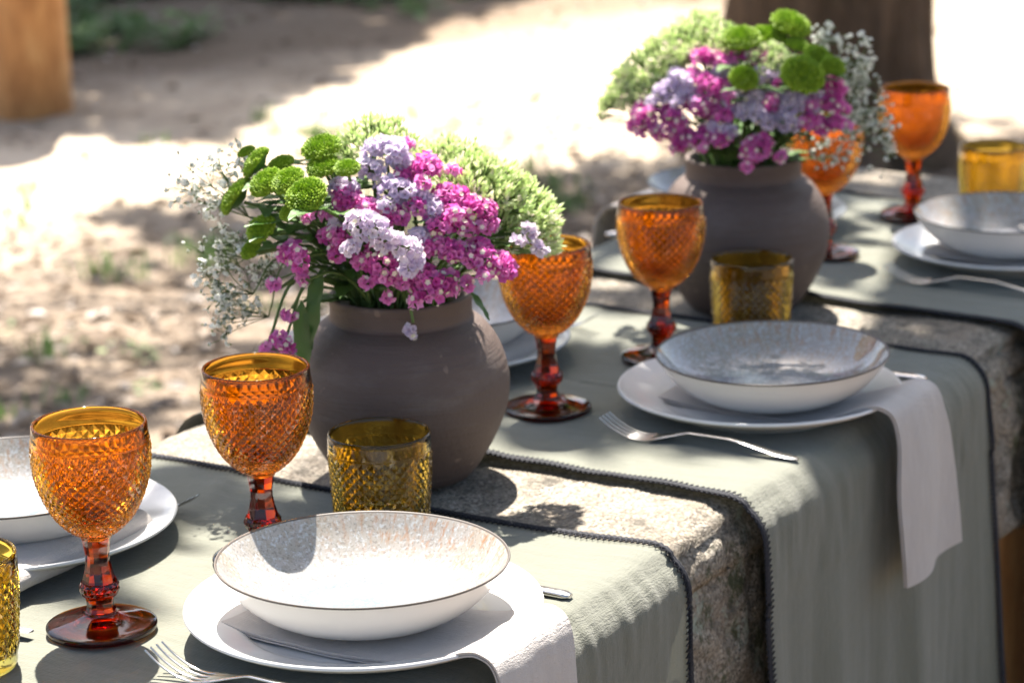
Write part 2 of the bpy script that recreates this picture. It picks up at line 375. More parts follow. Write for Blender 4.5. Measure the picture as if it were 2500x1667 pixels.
# wooden post at the upper left
def log_mesh(r, h, seed):
    n = 40; t = np.arange(n) * 2 * math.pi / n; z = np.linspace(-.03, h, 24); Z, T = np.meshgrid(z, t, indexing='ij')
    rr = r * (1 + .05 * fbm(np.stack([np.cos(T) * 1.5, np.sin(T) * 1.5, Z * 2], -1), 3, seed)) * (1 - .03 * Z)
    m = MB(); m.grid(np.stack([rr * np.cos(T), rr * np.sin(T), Z], -1), closev=True)
    m.add(np.stack([rr[-1] * np.cos(t), rr[-1] * np.sin(t), np.full(n, h)], -1), [tuple(range(n))], 0, False)
    return m.mesh('post', M['log'])
o = obj('wooden_post', log_mesh(.128, 1.7, 4), None, (4.23, 4.50, 0)); tag(o, 'thick orange brown peeled wooden post standing on the shaded soil', 'post')

# leaf litter, pebbles, weeds, grass
def scatter_ok(x, y): return not (-1.7 < x < 1.3 and -.4 < y < .4)
mb = MB()
for k in range(8500):
    x, y = (random.uniform(.8, 10), random.uniform(.6, 7.5)) if k % 2 else (random.uniform(1, 4.8), random.uniform(1, 3.3))
    z = float(ground_z(x, y)) + .006; s = random.choice((.010, .014, .018, .024, .032)) * random.uniform(.7, 1.2); a = random.uniform(0, 6.28); w = random.uniform(.25, .6)
    ca, sa = math.cos(a), math.sin(a); up = random.uniform(.1, .6) * s
    L_ = [(-s, 0, 0), (-.2 * s, -w * s, up), (s, 0, up * .3), (-.2 * s, w * s, up * random.uniform(.2, 1.4))]
    mb.add([(x + ca * p[0] - sa * p[1], y + sa * p[0] + ca * p[1], z + p[2]) for p in L_], [(0, 1, 2), (0, 2, 3)], 0, False)
o = obj('leaf_litter', mb.mesh('leaf_litter', M['litter'])); tag(o, 'scattered dry leaves and bark bits on the sandy soil', 'leaf litter', kind='stuff')
mb = MB(); mw_ = MB()
def tuft(mb, x, y, n, h, spread):
    z = float(ground_z(x, y))
    for i in range(n):
        a = random.uniform(0, 6.28); l = h * random.uniform(.5, 1.1); b = random.uniform(.2, .9) * l; w = .0035
        px, py = x + random.gauss(0, spread), y + random.gauss(0, spread); ca, sa = math.cos(a), math.sin(a)
        mb.add([(px - sa * w, py + ca * w, z), (px + sa * w, py - ca * w, z), (px + ca * b * .45 + sa * w * .7, py + sa * b * .45 - ca * w * .7, z + l * .6), (px + ca * b * .45 - sa * w * .7, py + sa * b * .45 + ca * w * .7, z + l * .6), (px + ca * b, py + sa * b, z + l * .8)], [(0, 1, 2, 3), (3, 2, 4)], 0, False)
def weed(mb, x, y, n, h, size):
    z = float(ground_z(x, y))
    for i in range(n):
        a = random.uniform(0, 6.28); e = random.uniform(.1, 1.0); l = size * random.uniform(.6, 1.3); q = random.uniform(.15, 1) * h
        c = np.array([x + random.gauss(0, h * .5), y + random.gauss(0, h * .5), z + q]); d = np.array([math.cos(a) * math.cos(e), math.sin(a) * math.cos(e), math.sin(e) - .45]); b = np.array([-math.sin(a), math.cos(a), 0])
        mb.add([c, c + d * l * .45 + b * l * .3, c + d * l, c + d * l * .45 - b * l * .3], [(0, 1, 2, 3)], 0, False)
for k in range(150):
    x, y = random.uniform(1.0, 4.6), random.uniform(1.2, 3.8)
    if noise3(np.array([x * 1.4, y * 1.4, .5]), 31) > .1: tuft(mb, x, y, random.randint(8, 22), random.uniform(.03, .08), .025)
for (x, y) in ((2.75, 2.62), (2.8, 2.7), (2.5, 2.75), (3.9, 2.35), (3.7, 2.2), (3.3, 2.45), (6.6, 4.55)): tuft(mb, x, y, 40, .075, .045)
o = obj('grass_tufts', mb.mesh('grass_tufts', M['weed'])); tag(o, 'small sparse green grass tufts on the dappled soil', 'grass', kind='stuff')
for k in range(900):
    x, y = random.uniform(4.9, 7.6), random.uniform(4.4, 6.9)
    d = (x - 5.3) * .55 + (y - 5.0)
    if d < -.55 or not inpoly(x, y, SHADE): continue
    if noise3(np.array([x * 1.3, y * 1.3, 8.5]), 12) > -.25 + (.3 if d < 0 else 0): weed(mw_, x, y, random.randint(8, 20), random.uniform(.04, .10), random.uniform(.04, .085))
for k in range(90):
    x, y = random.uniform(1.5, 4.6), random.uniform(1.7, 3.5)
    if noise3(np.array([x * 1.1, y * 1.1, 4.5]), 14) > .25: weed(mw_, x, y, 7, .04, .028)
o = obj('weeds', mw_.mesh('weeds', M['weed'])); tag(o, 'low leafy green weeds growing in the shade at the upper left', 'weeds', kind='stuff')

# ------------------------------------------------------------------ stone table
table = thing('stone_table', 'rough thick granite slab table carrying the set places', 'table', (0, 0, 0))
def slab_mesh():
    x0, x1, y0, y1, zb = -1.55, 1.18, -.304, .325, TZ - .265
    prof = []
    def arc(cy, cz, r, a0, a1, n=7):
        for a in np.linspace(R(a0), R(a1), n): prof.append((cy + r * math.cos(a), cz + r * math.sin(a)))
    for y in np.linspace(y0 + .04, y1 - .05, 44): prof.append((y, TZ - .0018))
    arc(y1 - .04, TZ - .046, .04, 80, 0); 
    for z in np.linspace(TZ - .06, zb + .06, 14): prof.append((y1, z))
    arc(y1 - .05, zb + .05, .05, -10, -90)
    for y in np.linspace(y1 - .08, y0 + .08, 12): prof.append((y, zb))
    arc(y0 + .05, zb + .05, .05, -90, -180)
    for z in np.linspace(zb + .055, TZ - .046, 22): prof.append((y0, z))
    arc(y0 + .032, TZ - .038, .032, 180, 96, 9)
    prof = np.array(prof); xs = np.linspace(x0, x1, 420)
    P = np.zeros((len(xs), len(prof), 3)); P[..., 0] = xs[:, None]; P[..., 1] = prof[:, 0]; P[..., 2] = prof[:, 1]
    cy, cz = (y0 + y1) / 2, (TZ + zb) / 2; N = np.stack([P[..., 0] * 0, (P[..., 1] - cy) * .35, P[..., 2] - cz], -1)
    side = np.abs(P[..., 1] - cy) > .27; N = np.where(side[..., None] & (np.abs(P[..., 2] - cz) < .085)[..., None], np.stack([P[..., 0] * 0, np.sign(P[..., 1] - cy), 0 * cz + P[..., 2] * 0], -1), N)
    N /= np.linalg.norm(N, axis=-1)[..., None] + 1e-9
    h = -.012 * np.abs(fbm(P * 7, 3, 2)) - .008 * np.abs(fbm(P * 24, 3, 6)) - .003 * np.abs(fbm(P * 80, 2, 7))
    top = (P[..., 2] > TZ - .012); h = np.where(top, h * .26, h * 1.15)
    P += N * h[..., None]
    ed = np.minimum(xs - x0, x1 - xs); k = np.clip(1 - ed / .05, 0, 1)                      # rounded ends
    P[..., 2] -= np.where(P[..., 2] > cz, 1, -1) * (.05 * k ** 2)[:, None]; P[..., 0] += .02 * fbm(P * 5, 3, 4) * (np.clip(1 - ed / .2, 0, 1))[:, None]
    m = MB(); m.grid(P, closev=True); n = len(prof)
    m.add(P[0], [tuple(range(n))], 0, False); m.add(P[-1], [tuple(range(n))[::-1]], 0, False)
    return m.mesh('slab', M['stone'])
obj('slab', slab_mesh(), table)
for x in (.47, -1.05): obj('leg', log_mesh(.20, TZ - .25, 9), table, (x, -.085, 0))

# cloth runners, each with a black crocheted edge
GROUPR = 'sage linen runners laid across the table'
def runner(xc, wid, label, seed, drop=.62):
    root = thing('table_runner', label, 'table runner', (xc, 0, TZ), 0, GROUPR)
    prof = []
    for z in np.linspace(-.35, -.05, 14): prof.append((.338, z))
    for a in np.linspace(0, 90, 8): prof.append((.338 - .045 + .045 * math.cos(R(a)), -.0435 + .045 * math.sin(R(a))))
    for y in np.linspace(.275, -.276, 74): prof.append((y, .0015))
    for a in np.linspace(90, 180, 14)[1:]: prof.append((-.280 + .036 * math.cos(R(a)), -.0345 + .036 * math.sin(R(a))))
    for z in np.linspace(-.044, -drop, 62): prof.append((-.316, z))
    prof = np.array(prof); d = np.concatenate([[0], np.cumsum(np.linalg.norm(np.diff(prof, axis=0), axis=1))])
    us = np.linspace(-.5, .5, 131); P = np.zeros((len(prof), len(us), 3))
    P[..., 0] = us[None] * wid; P[..., 1] = prof[:, 0][:, None]; P[..., 2] = prof[:, 1][:, None]
    q = np.stack([P[..., 0] + xc, P[..., 1], P[..., 2]], -1)
    P[..., 0] += .004 * fbm(np.stack([q[..., 0] * 0 + np.sign(us)[None], d[:, None] * 5 + 0 * q[..., 0], q[..., 0] * 0], -1), 2, seed)
    top = (np.abs(prof[:, 0]) < .30) & (prof[:, 1] > -.01)
    wr = np.clip(fbm(np.stack([q[..., 0] * 9, q[..., 1] * 7, q[..., 2] * 0], -1), 3, seed + 3), -.2, 1.2)
    wr2 = np.exp(-((q[..., 1] - .06 - .35 * (q[..., 0] - xc)) / .012) ** 2) * .4
    P[..., 2] += np.where(top[:, None], .0034 * (wr + .25) + .005 * wr2 + .0007 * fbm(np.stack([q[..., 0] * 40, q[..., 1] * 28, q[..., 2] * 0], -1), 2, seed + 1), 0)
    k = np.clip((-prof[:, 1] - .03) / .35, 0, 1)[:, None] * (prof[:, 0] < -.3)[:, None]
    fold = .5 + .5 * np.sin(us * 21 + seed + 2.0 * fbm(np.stack([us * 3, us * 0, us * 0 + seed], -1), 2, 5))[None]
    P[..., 1] -= k * ((.020 * fold ** 2) + .004 * (1 + fbm(np.stack([q[..., 0] * 30, q[..., 0] * 0, q[..., 2] * 2.5], -1), 3, seed)))
    c = ((prof[:, 0] < -.25) & (prof[:, 1] > -.10))[:, None]                                   # small crush creases over the edge
    P[..., 1] -= c * .0015 * (1 + fbm(np.stack([q[..., 0] * 85, d[:, None] * 14 + q[..., 0] * 0, q[..., 0] * 0], -1), 2, seed + 9))
    m = MB(); m.grid(P[:, ::-1]); obj('cloth', m.mesh('cloth', M['runner']), root)
    for side in (0, -1):
        e = MB()
        L = P[:, side]; inn = P[:, 2 if side == 0 else -3]
        s = np.concatenate([[0], np.cumsum(np.linalg.norm(np.diff(L, axis=0), axis=1))])
        sel = s > .25; ss = np.arange(.40, s[-1], .0027)
        E = np.stack([np.interp(ss, s, L[:, i]) for i in range(3)], -1); I = np.stack([np.interp(ss, s, inn[:, i]) for i in range(3)], -1)
        T = np.gradient(E, axis=0); T /= np.linalg.norm(T, axis=1)[:, None]; W = E - I; W /= np.linalg.norm(W, axis=1)[:, None]
        Nn = np.cross(T, W); Nn *= np.sign(Nn[len(Nn) // 2, 2] if abs(Nn[len(Nn) // 2, 2]) > .3 else -Nn[-1, 1]); 
        if Nn[40, 2] < 0: Nn = -Nn
        for off, rad in ((.0008, .0019), (.0036, .0017)):                       # chain ropes
            e.tube(E + W * (off + .0006 * np.sin(ss * 1150))[:, None] + Nn * (.0018 + .0005 * np.cos(ss * 1150))[:, None], rad, 5)
        k = np.arange(len(ss)); zz = np.where(k % 2 == 0, -.0065, .0005)        # slanted blanket stitches
        e.tube(E + W * zz[:, None] + Nn * .0022, .0009, 4)
        e.tube(E + W * np.where(k % 2 == 0, .0060, .003)[:, None] + Nn * .0012, .0011, 4)
        obj('edging', e.mesh('edging', M['thread']), root)
    return root
runner(-.687, .535, 'sage linen runner nearest the camera, under the sunlit place setting', 2)
runner(-.004, .53, 'sage linen runner in the middle of the table between the two vases', 5)
runner(.675, .53, 'sage linen runner at the far end of the table beyond the farther vase', 11)

# ------------------------------------------------------------------ tableware
CL = TZ + .0035                                # top of the cloth
def plate_mesh():
    pr = [(.0, .006), (.080, .006), (.090, .0075), (.096, .012), (.112, .0165), (.128, .0215), (.1362, .0252), (.1378, .0252), (.1383, .0240), (.1376, .0224), (.128, .0172), (.110, .0105), (.094, .005), (.088, .001), (.084, 0), (.081, .001), (.078, .0028), (.0, .003)]
    m = MB(); m.lathe(catmull(np.array(pr)[1:-1], 4), 96); 
    p = catmull(np.array(pr)[1:-1], 4)
    for e, fl in ((p[0], False), (p[-1], True)):
        t = np.arange(96) * 2 * math.pi / 96; V = np.stack([e[0] * np.cos(t), e[0] * np.sin(t), t * 0 + e[1]], -1); m.add(V, [tuple(range(96))], 0, False)
    return m.mesh('plate', M['plate'])
PM = plate_mesh()
def bowl_parts():
    n = 96; out = catmull([(.044, .0), (.052, .0015), (.070, .0065), (.088, .0165), (.102, .0300), (.1128, .0462)], 6)
    m = MB(); m.lathe(out, n)
    t = np.arange(n) * 2 * math.pi / n
    m.add(np.stack([.044 * np.cos(t), .044 * np.sin(t), 0 * t], -1), [tuple(range(n))[::-1]], 0, False)
    body = m.mesh('bowl_body', M['bowl'])
    inn = catmull([(.1112, .0468), (.100, .0318), (.086, .0190), (.068, .0100), (.048, .0058), (.022, .0045), (.001, .0042)], 6)
    g = MB(); g.lathe(inn, n); glz = g.mesh('glaze', M['glaze'])
    r = MB(); r.lathe([(.1128, .0462), (.1134, .0472), (.1130, .0481), (.1120, .0480), (.1112, .0468)], n); return body, glz, r.mesh('bowl_rim', M['rim'])
BB, BG, BR = bowl_parts()

# diamond relief glass
def diamonds(mb, prof, n, peak, outward=True, mat=0):
    """prof: list of (r, z) rows from top to bottom; staggered lattice of pyramids; top and bottom rings have 2n points"""
    N = len(prof); d = math.pi / n; V = []; idx = {}
    def vert(i, h):                                   # h = half column index, rows with (i+h) even are lattice points
        h %= 2 * n
        if (i, h) not in idx:
            r, z = prof[i]; idx[(i, h)] = len(V); V.append((r * math.cos(h * d), r * math.sin(h * d), z))
        return idx[(i, h)]
    F = []
    for i in range(N - 2):
        for h in range(i % 2, 2 * n, 2):
            r, z = prof[i + 1]; r0, z0 = prof[i]; r2, z2 = prof[i + 2]
            tr, tz = r2 - r0, z2 - z0; l = math.hypot(tr, tz) or 1; nr, nz = -tz / l, tr / l
            pk = peak * min(1, r / .03); k = len(V); a = h * d
            V.append(((r + nr * pk) * math.cos(a), (r + nr * pk) * math.sin(a), z + nz * pk))
            A, B, C, D = vert(i, h), vert(i + 1, h + 1), vert(i + 2, h), vert(i + 1, h - 1)
            F += [(A, k, B), (B, k, C), (C, k, D), (D, k, A)]
    for h in range(0, 2 * n, 2):
        A, B, A2 = vert(0, h), vert(1, h + 1), vert(0, h + 2); m_ = vert(0, h + 1); F += [(A, B, m_), (m_, B, A2)]
    i = N - 1
    for h in range(i % 2, 2 * n, 2):
        A, B, A2 = vert(i, h), vert(i - 1, h + 1), vert(i, h + 2); m_ = vert(i, h + 1); F += [(A, m_, B), (m_, A2, B)]
    mb.add(V, F, mat, False)
def arc_rows(curve, n, frac):
    """resample an (r, z) curve in steps of frac x the local diamond half height"""
    c = catmull(curve, 30); s = np.concatenate([[0], np.cumsum(np.linalg.norm(np.diff(c, axis=0), axis=1))]); rows = []; q = 0
    while q < s[-1]:
        r = np.interp(q, s, c[:, 0]); z = np.interp(q, s, c[:, 1]); rows.append((r, z)); q += max(math.pi * r / n * frac, .0008)
    if len(rows) % 2 == 0: rows.pop()
    rows[-1] = tuple(c[-1]); return rows
def goblet_meshes():
    n = 32; m = MB()
    out = [(.0452, .1530), (.0452, .143), (.0442, .130), (.0415, .1185), (.0374, .1075), (.0317, .0965), (.0240, .0870), (.0150, .0795)]
    rows = arc_rows(out, n, 1.0); diamonds(m, rows, n, .0013)
    band = [(.0452, .1530), (.0458, .1534), (.0455, .1545), (.0447, .160), (.0441, .1668), (.0435, .1681), (.0424, .1681), (.0416, .1668)]
    m.lathe(band, 2 * n)
    inn = catmull([(.0416, .1668), (.0418, .155), (.0420, .143), (.0410, .131), (.0382, .119), (.0338, .1085), (.0275, .098), (.018, .0905), (.006, .0872), (.0006, .0869)], 4)
    m.lathe(inn, 2 * n)
    m.lathe([(.0150, .0795), (.0128, .0778), (.0119, .0757), (.0004, .0757)], 2 * n)
    bowl = solid(m.mesh('goblet_bowl', M['amber']))
    s = MB()
    n14 = 14
    s.lathe([(.0003, .0755), (.0116, .0755), (.0104, .070), (.0093, .0625), (.0094, .057), (.0108, .049), (.0128, .0425), (.0136, .0405), (.0003, .0405)], 8, smooth=False)
    diamonds(s, [(.0140, .0402), (.0152, .0376), (.0155, .0345), (.0146, .0312), (.0128, .0288)], n14, .0009)
    s.lathe([(.0003, .0402), (.0140, .0402)], 2 * n14, smooth=False); s.lathe([(.0128, .0288), (.0003, .0288)], 2 * n14, smooth=False)
    s.lathe([(.0003, .0285), (.0118, .0285), (.0108, .0245), (.0106, .0195), (.0120, .0165), (.0003, .0165)], 8, smooth=False)
    stem = solid(s.mesh('goblet_stem', M['amber_thick']))
    f = MB(); fp = catmull([(.0003, .0163), (.0112, .0163), (.0128, .0140), (.0190, .0112), (.0290, .0088), (.0385, .0070), (.0425, .0056), (.0431, .0038), (.0424, .0014), (.0400, .0002), (.034, .0006), (.026, .0022), (.012, .0034), (.0003, .0036)], 4)
    f.lathe(fp, 64, flute=lambda z, t: 1 + .0 * t); foot = solid(f.mesh('goblet_foot', M['amber_thick']))
    return bowl, stem, foot
GB, GS, GF = goblet_meshes()
def goblet(label, x, y, rz):
    r = thing('goblet', label, 'goblet', (x, y, CL), rz, 'amber cut glass goblets on the table')
    obj('bowl', GB, r); obj('stem', GS, r); obj('foot', GF, r); return r
def tumbler_mesh():
    n = 30; m = MB()
    rows = arc_rows([(.0438, .0745), (.0430, .058), (.0416, .036), (.0400, .0155), (.0394, .0095)], n, 1.0); diamonds(m, rows, n, .0013)
    m.lathe([(.0438, .0745), (.0443, .0748), (.0442, .0765), (.0440, .0845), (.0437, .0888), (.0431, .0900), (.0421, .0900), (.0414, .0888)], 2 * n)
    m.lathe(catmull([(.0414, .0888), (.0404, .072), (.0392, .05), (.0376, .026), (.036, .016), (.032, .0115), (.0006, .0108)], 4), 2 * n)
    m.lathe([(.0394, .0095), (.0393, .004), (.0382, .0008), (.036, .0002), (.031, .0012), (.0005, .0018)], 2 * n)
    return solid(m.mesh('tumbler', M['gold']))
TM = tumbler_mesh()

def sheet(mb, path, x0, x1, th, seed, nx=30, wav=.0022, tip=0.0, skew=0.0, taper=0.0, fold=0.0):
    """a folded strip of linen: path of (y, z) swept over the width x0..x1 with thickness th and grooved (layered) sides"""
    p = catmull(path, 7); T = np.gradient(p, axis=0); T /= np.linalg.norm(T, axis=1)[:, None] + 1e-9; Nn = np.stack([-T[:, 1], T[:, 0]], -1)
    s = np.concatenate([[0], np.cumsum(np.linalg.norm(np.diff(p, axis=0), axis=1))]); u = np.linspace(0, 1, nx)
    def lay(off, inset):
        P = np.zeros((len(p), nx, 3)); w0, w1 = x0 + inset, x1 - inset
        wd = (1 - taper * np.exp(-((s / s[-1] - .60) / .13) ** 2))[:, None]; P[..., 0] = (w0 + w1) / 2 + (w1 - w0) * (u[None] - .5) * wd + skew * (s / s[-1])[:, None] ** 2 + .004 * np.sin(s * 22 + seed)[:, None]
        fall = np.clip((s / s[-1] - .5) / .5, 0, 1)[:, None]; dis = fall * fold * np.sin(u[None] * 6.6 + seed + 1.5 * fall) + wav * fbm(np.stack([P[..., 0] * 22, s[:, None] * 9 + 0 * P[..., 0], P[..., 0] * 0 + seed], -1), 3, seed)
        P[..., 1] = p[:, 0][:, None] + Nn[:, 0][:, None] * (off + dis); P[..., 2] = p[:, 1][:, None] + Nn[:, 1][:, None] * (off + dis)
        P[..., 2] += tip * (np.clip(s / s[-1] - .55, 0, 1) / .45)[:, None] * (u[None] - .5)
        return P
    k = 3; t = th / k
    for i in range(k):
        a, b = lay(i * t, .0012 * (i % 2)), lay(i * t + t * .86, .0012 * (i % 2))
        mb.grid(a[:, ::-1]); mb.grid(b)
        for e in (0, -1):
            st = np.stack([a[:, e], b[:, e]], 1); mb.grid(st if e == 0 else st[:, ::-1])
        for e in (0, -1):
            st = np.stack([a[e], b[e]], 1); mb.grid(st[:, ::-1] if e == 0 else st)
NAP = 'folded pale linen napkins under the bowls'
def napkin(label, px, py, x0, x1, near, seed, tip=0.03, skew=0.0, drop=.21):
    r = thing('napkin', label, 'napkin', (px, py, CL), 0, NAP); m = MB(); z0 = .0118
    if near:
        path = [(.085, z0 + .004), (.04, z0), (-.06, z0), (-.095, z0 + .004), (-.128, .0272), (-.142, .0275), (-.1535, .019), (-.1600, -.004), (-.1635, -.045), (-.1655, -.10), (-.1665, -drop)]
        # profile given from the plate centre out to the diner, then down in front of the cloth
        sheet(m, path, x0 - px, x1 - px, .0042, seed, tip=tip, skew=skew, taper=.17, fold=.006)
    else:
        path = [(-.02, z0 + .013), (-.07, z0 + .013), (-.093, z0 + .011), (-.1005, z0 + .004), (-.094, z0 - .002), (-.07, z0 - .001), (0, z0), (.07, z0), (.10, z0 + .003), (.136, .0275), (.16, .018), (.172, -.02), (.176, -.15)]
        sheet(m, path[::-1], x0 - px, x1 - px, .0035, seed, wav=.0012)
    obj('linen', m.mesh('linen', M['napkin']), r); return r

def cutlery_fork():
    r = thing('fork', '', 'fork', (0, 0, CL), 0, 'stainless forks beside the plates'); m = MB()
    ys = np.linspace(0, 1, 40)                                     # handle end at y=0, neck, head at y~.145
    Y = ys * .148; w = np.interp(ys, [0, .03, .12, .35, .6, .78, .86, .95, 1], [.004, .0095, .0105, .0070, .0045, .0040, .0095, .0180, .0186]) * .5
    z = np.interp(ys, [0, .15, .45, .75, .9, 1], [.0025, .0045, .0125, .0125, .007, .0035]); 
    P = np.zeros((40, 10, 3)); a = np.arange(10) * 2 * math.pi / 10
    P[..., 0] = w[:, None] * 1.25 * np.cos(a); P[..., 1] = Y[:, None]; P[..., 2] = z[:, None] + .0011 * np.sin(a)
    m.grid(P, closev=True); m.add(P[0], [tuple(range(10))]); m.add(P[-1], [tuple(range(10))[::-1]]); obj('handle', m.mesh('fork_handle', M['steel']), r)
    t = MB(); q = catmull([(0, .1475, .0035), (0, .158, .0022), (0, .172, .0040), (0, .188, .0105), (0, .2, .0185)], 6)
    P = np.zeros((len(q), 6, 3)); a = np.arange(6) * 2 * math.pi / 6; ww = np.linspace(.0018, .0011, len(q))
    P[..., 0] = ww[:, None] * np.cos(a); P[..., 1] = q[:, 1][:, None]; P[..., 2] = q[:, 2][:, None] + .0009 * np.sin(a)
    t.grid(P, closev=True); t.add(P[0], [tuple(range(6))]); t.add(P[-1], [tuple(range(6))[::-1]]); tm = t.mesh('tine', M['steel'])
    for x in (-.0098, -.0033, .0033, .0098): obj('tine', tm, r, (x, 0, 0))
    return r
def cutlery_knife():
    r = thing('knife', '', 'knife', (0, 0, CL), 0, 'stainless knives beside the plates'); m = MB()
    ys = np.linspace(0, 1, 24); w = np.interp(ys, [0, .04, .2, .8, 1], [.006, .0105, .0105, .0075, .0065]) * .6; P = np.zeros((24, 12, 3)); a = np.arange(12) * 2 * math.pi / 12
    P[..., 0] = w[:, None] * np.cos(a); P[..., 1] = (ys * .105)[:, None]; P[..., 2] = .0038 + .0036 * np.sin(a) * np.interp(ys, [0, .06, 1], [.5, 1, .8])[:, None]
    m.grid(P, closev=True); m.add(P[0], [tuple(range(12))]); m.add(P[-1], [tuple(range(12))[::-1]]); obj('handle', m.mesh('knife_handle', M['steel']), r)
    b = MB(); ys = np.linspace(0, 1, 16); e1 = np.interp(ys, [0, .2, .8, 1], [.0045, .009, .010, .002]); V = []
    for i, y in enumerate(ys):
        V += [(-.0048, .105 + y * .11, .0030), (-.0048, .105 + y * .11, .0048), (e1[i], .105 + y * .11, .0039)]
    F = []
    for i in range(15):
        k = 3 * i; F += [(k, k + 1, k + 4, k + 3), (k + 1, k + 2, k + 5, k + 4), (k + 2, k, k + 3, k + 5)]
    F += [(0, 2, 1), (45, 46, 47)]; b.add(V, F, 0, False); obj('blade', b.mesh('blade', M['steel']), r); return r

PG, BGr = 'white dinner plates set on the runners', 'speckled glazed bowls on the plates'
def setting(px, py, who, tilt=(0, 0), off=(0, 0), rz=.1):
    o = obj('dinner_plate', PM, None, (px, py, CL)); tag(o, 'white plate ' + who, 'plate', PG)
    b = thing('soup_bowl', 'speckled glazed bowl ' + who, 'bowl', (px + off[0], py + off[1], CL + .0125), rz=rz, group=BGr)
    b.rotation_euler = (tilt[0], tilt[1], rz)
    obj('body', BB, b); obj('glaze', BG, b); obj('rim', BR, b)
setting(-.690, -.180, 'of the sunlit setting closest to the camera', (.0, .012))
setting(-.012, -.185, 'of the middle near side setting, on the runner between the vases', (-.01, -.012), (-.003, -.016), .45)
setting(.672, -.180, 'at the right edge of the photo on the farthest runner', rz=1.5)
setting(-.660, .200, 'at the left edge, behind the closest amber goblet', rz=2.6)
setting(.002, .195, 'hidden behind the nearer vase and its goblet')
setting(.700, .195, 'mostly hidden behind the farther vase')
napkin('napkin hanging over the table edge in front of the closest sunlit plate', -.690, -.180, -.760, -.640, True, 3, .015, .012)
napkin('napkin draped over the table edge from the middle near side setting', -.012, -.185, -.066, .068, True, 8, .006, .042, .150)
napkin('napkin under the bowl at the right edge of the photo', .672, -.180, .61, .735, True, 13)
napkin('rolled fold napkin under the bowl at the left edge behind the closest goblet', -.660, .200, -.80, -.605, False, 4)
napkin('rolled fold napkin under the bowl behind the nearer vase', .002, .195, -.10, .052, False, 6)
napkin('napkin under the bowl behind the farther vase', .700, .195, .63, .775, False, 9)
goblet('closest amber goblet, large at the left edge of the photo', -.7835, .003, .05)
goblet('amber goblet just left of the nearer vase, behind the closest bowl', -.598, -.017, .10)
goblet('amber goblet to the right of the nearer vase, under its overhanging flowers', -.114, -.005, .02)
goblet('amber goblet in front of the farther vase, beside a golden tumbler', .1025, -.016, .13)
goblet('farthest amber goblet, tall against the sunlit soil at the upper right', .846, .017, .07)
goblet('amber goblet half hidden behind the farther vase on its right', .605, .030, .0)
TG = 'golden cut glass tumblers on the table'
for lab, x, y, rz in (('golden tumbler in front of the nearer vase, behind the closest bowl', -.491, -.063, .05), ('golden tumbler in front of the farther vase, behind the middle bowl', .215, -.065, .02),
                      ('golden tumbler cut off by the left edge of the photo', -.892, .045, .09), ('golden tumbler at the right edge behind the far bowl', .905, -.068, .0)):
    o = obj('tumbler', TM, None, (x, y, CL)); o.rotation_euler = (0, 0, rz); tag(o, lab, 'tumbler', TG)
F = cutlery_fork(); F.location = (-.832, -.285, CL); F['label'] = 'fork left of the closest sunlit plate, at the bottom of the photo'; F.rotation_euler = (0, 0, R(-1))
dup(F, 'fork lying left of the middle near side plate, wholly visible', (-.150, -.292, CL), R(1.5))
dup(F, 'fork left of the plate at the right edge on the farthest runner', (.525, -.287, CL), R(0))
dup(F, 'fork with dark tines sticking out right of the far plate at the left edge', (-.537, .305, CL), R(180))
dup(F, 'fork whose tines show right of the far plate behind the nearer vase', (.165, .300, CL), R(180))
K = cutlery_knife(); K.location = (-.558, -.287, CL); K['label'] = 'knife whose handle end shows right of the closest sunlit plate'
dup(K, 'knife whose handle end shows right of the draped napkin in the middle', (.145, -.294, CL))
dup(K, 'knife whose tip shows between the left edge tumbler and the closest goblet', (-.823, .257, CL), R(180))
dup(K, 'knife whose handle end shows on the far cloth edge left of the farther vase', (.578, .316, CL), R(192))

# ------------------------------------------------------------------ vases
def vase_mesh():
    out = [(.058, .0), (.0612, .002), (.069, .012), (.0815, .033), (.0925, .058), (.0968, .080), (.0955, .100), (.0885, .122), (.0780, .138), (.0695, .1455), (.0660, .1480), (.0645, .1520), (.0643, .160), (.0652, .1670), (.0645, .1700), (.0620, .1706), (.0598, .1690), (.0585, .160), (.058, .150), (.068, .138), (.082, .115), (.083, .085), (.070, .035), (.052, .008), (.001, .007)]
    m = MB(); c = catmull(out, 5); m.lathe(c, 96)
    t = np.arange(96) * 2 * math.pi / 96; m.add(np.stack([.058 * np.cos(t), .058 * np.sin(t), t * 0], -1), [tuple(range(96))[::-1]], 0, False)
    return m.mesh('vase', M['vase'])
VM = vase_mesh(); V1 = Vector((-.336, .015)); V2 = Vector((.356, .015))
for v, lab in ((V1, 'dark brown terracotta vase nearer to the camera, between the first two runners'), (V2, 'dark brown terracotta vase farther away, between the middle and far runners')):
    o = obj('vase', VM, None, (v.x, v.y, TZ + .001)); o.rotation_euler = (0, 0, v.x * 7); tag(o, lab, 'vase', 'terracotta vases filled with flowers')

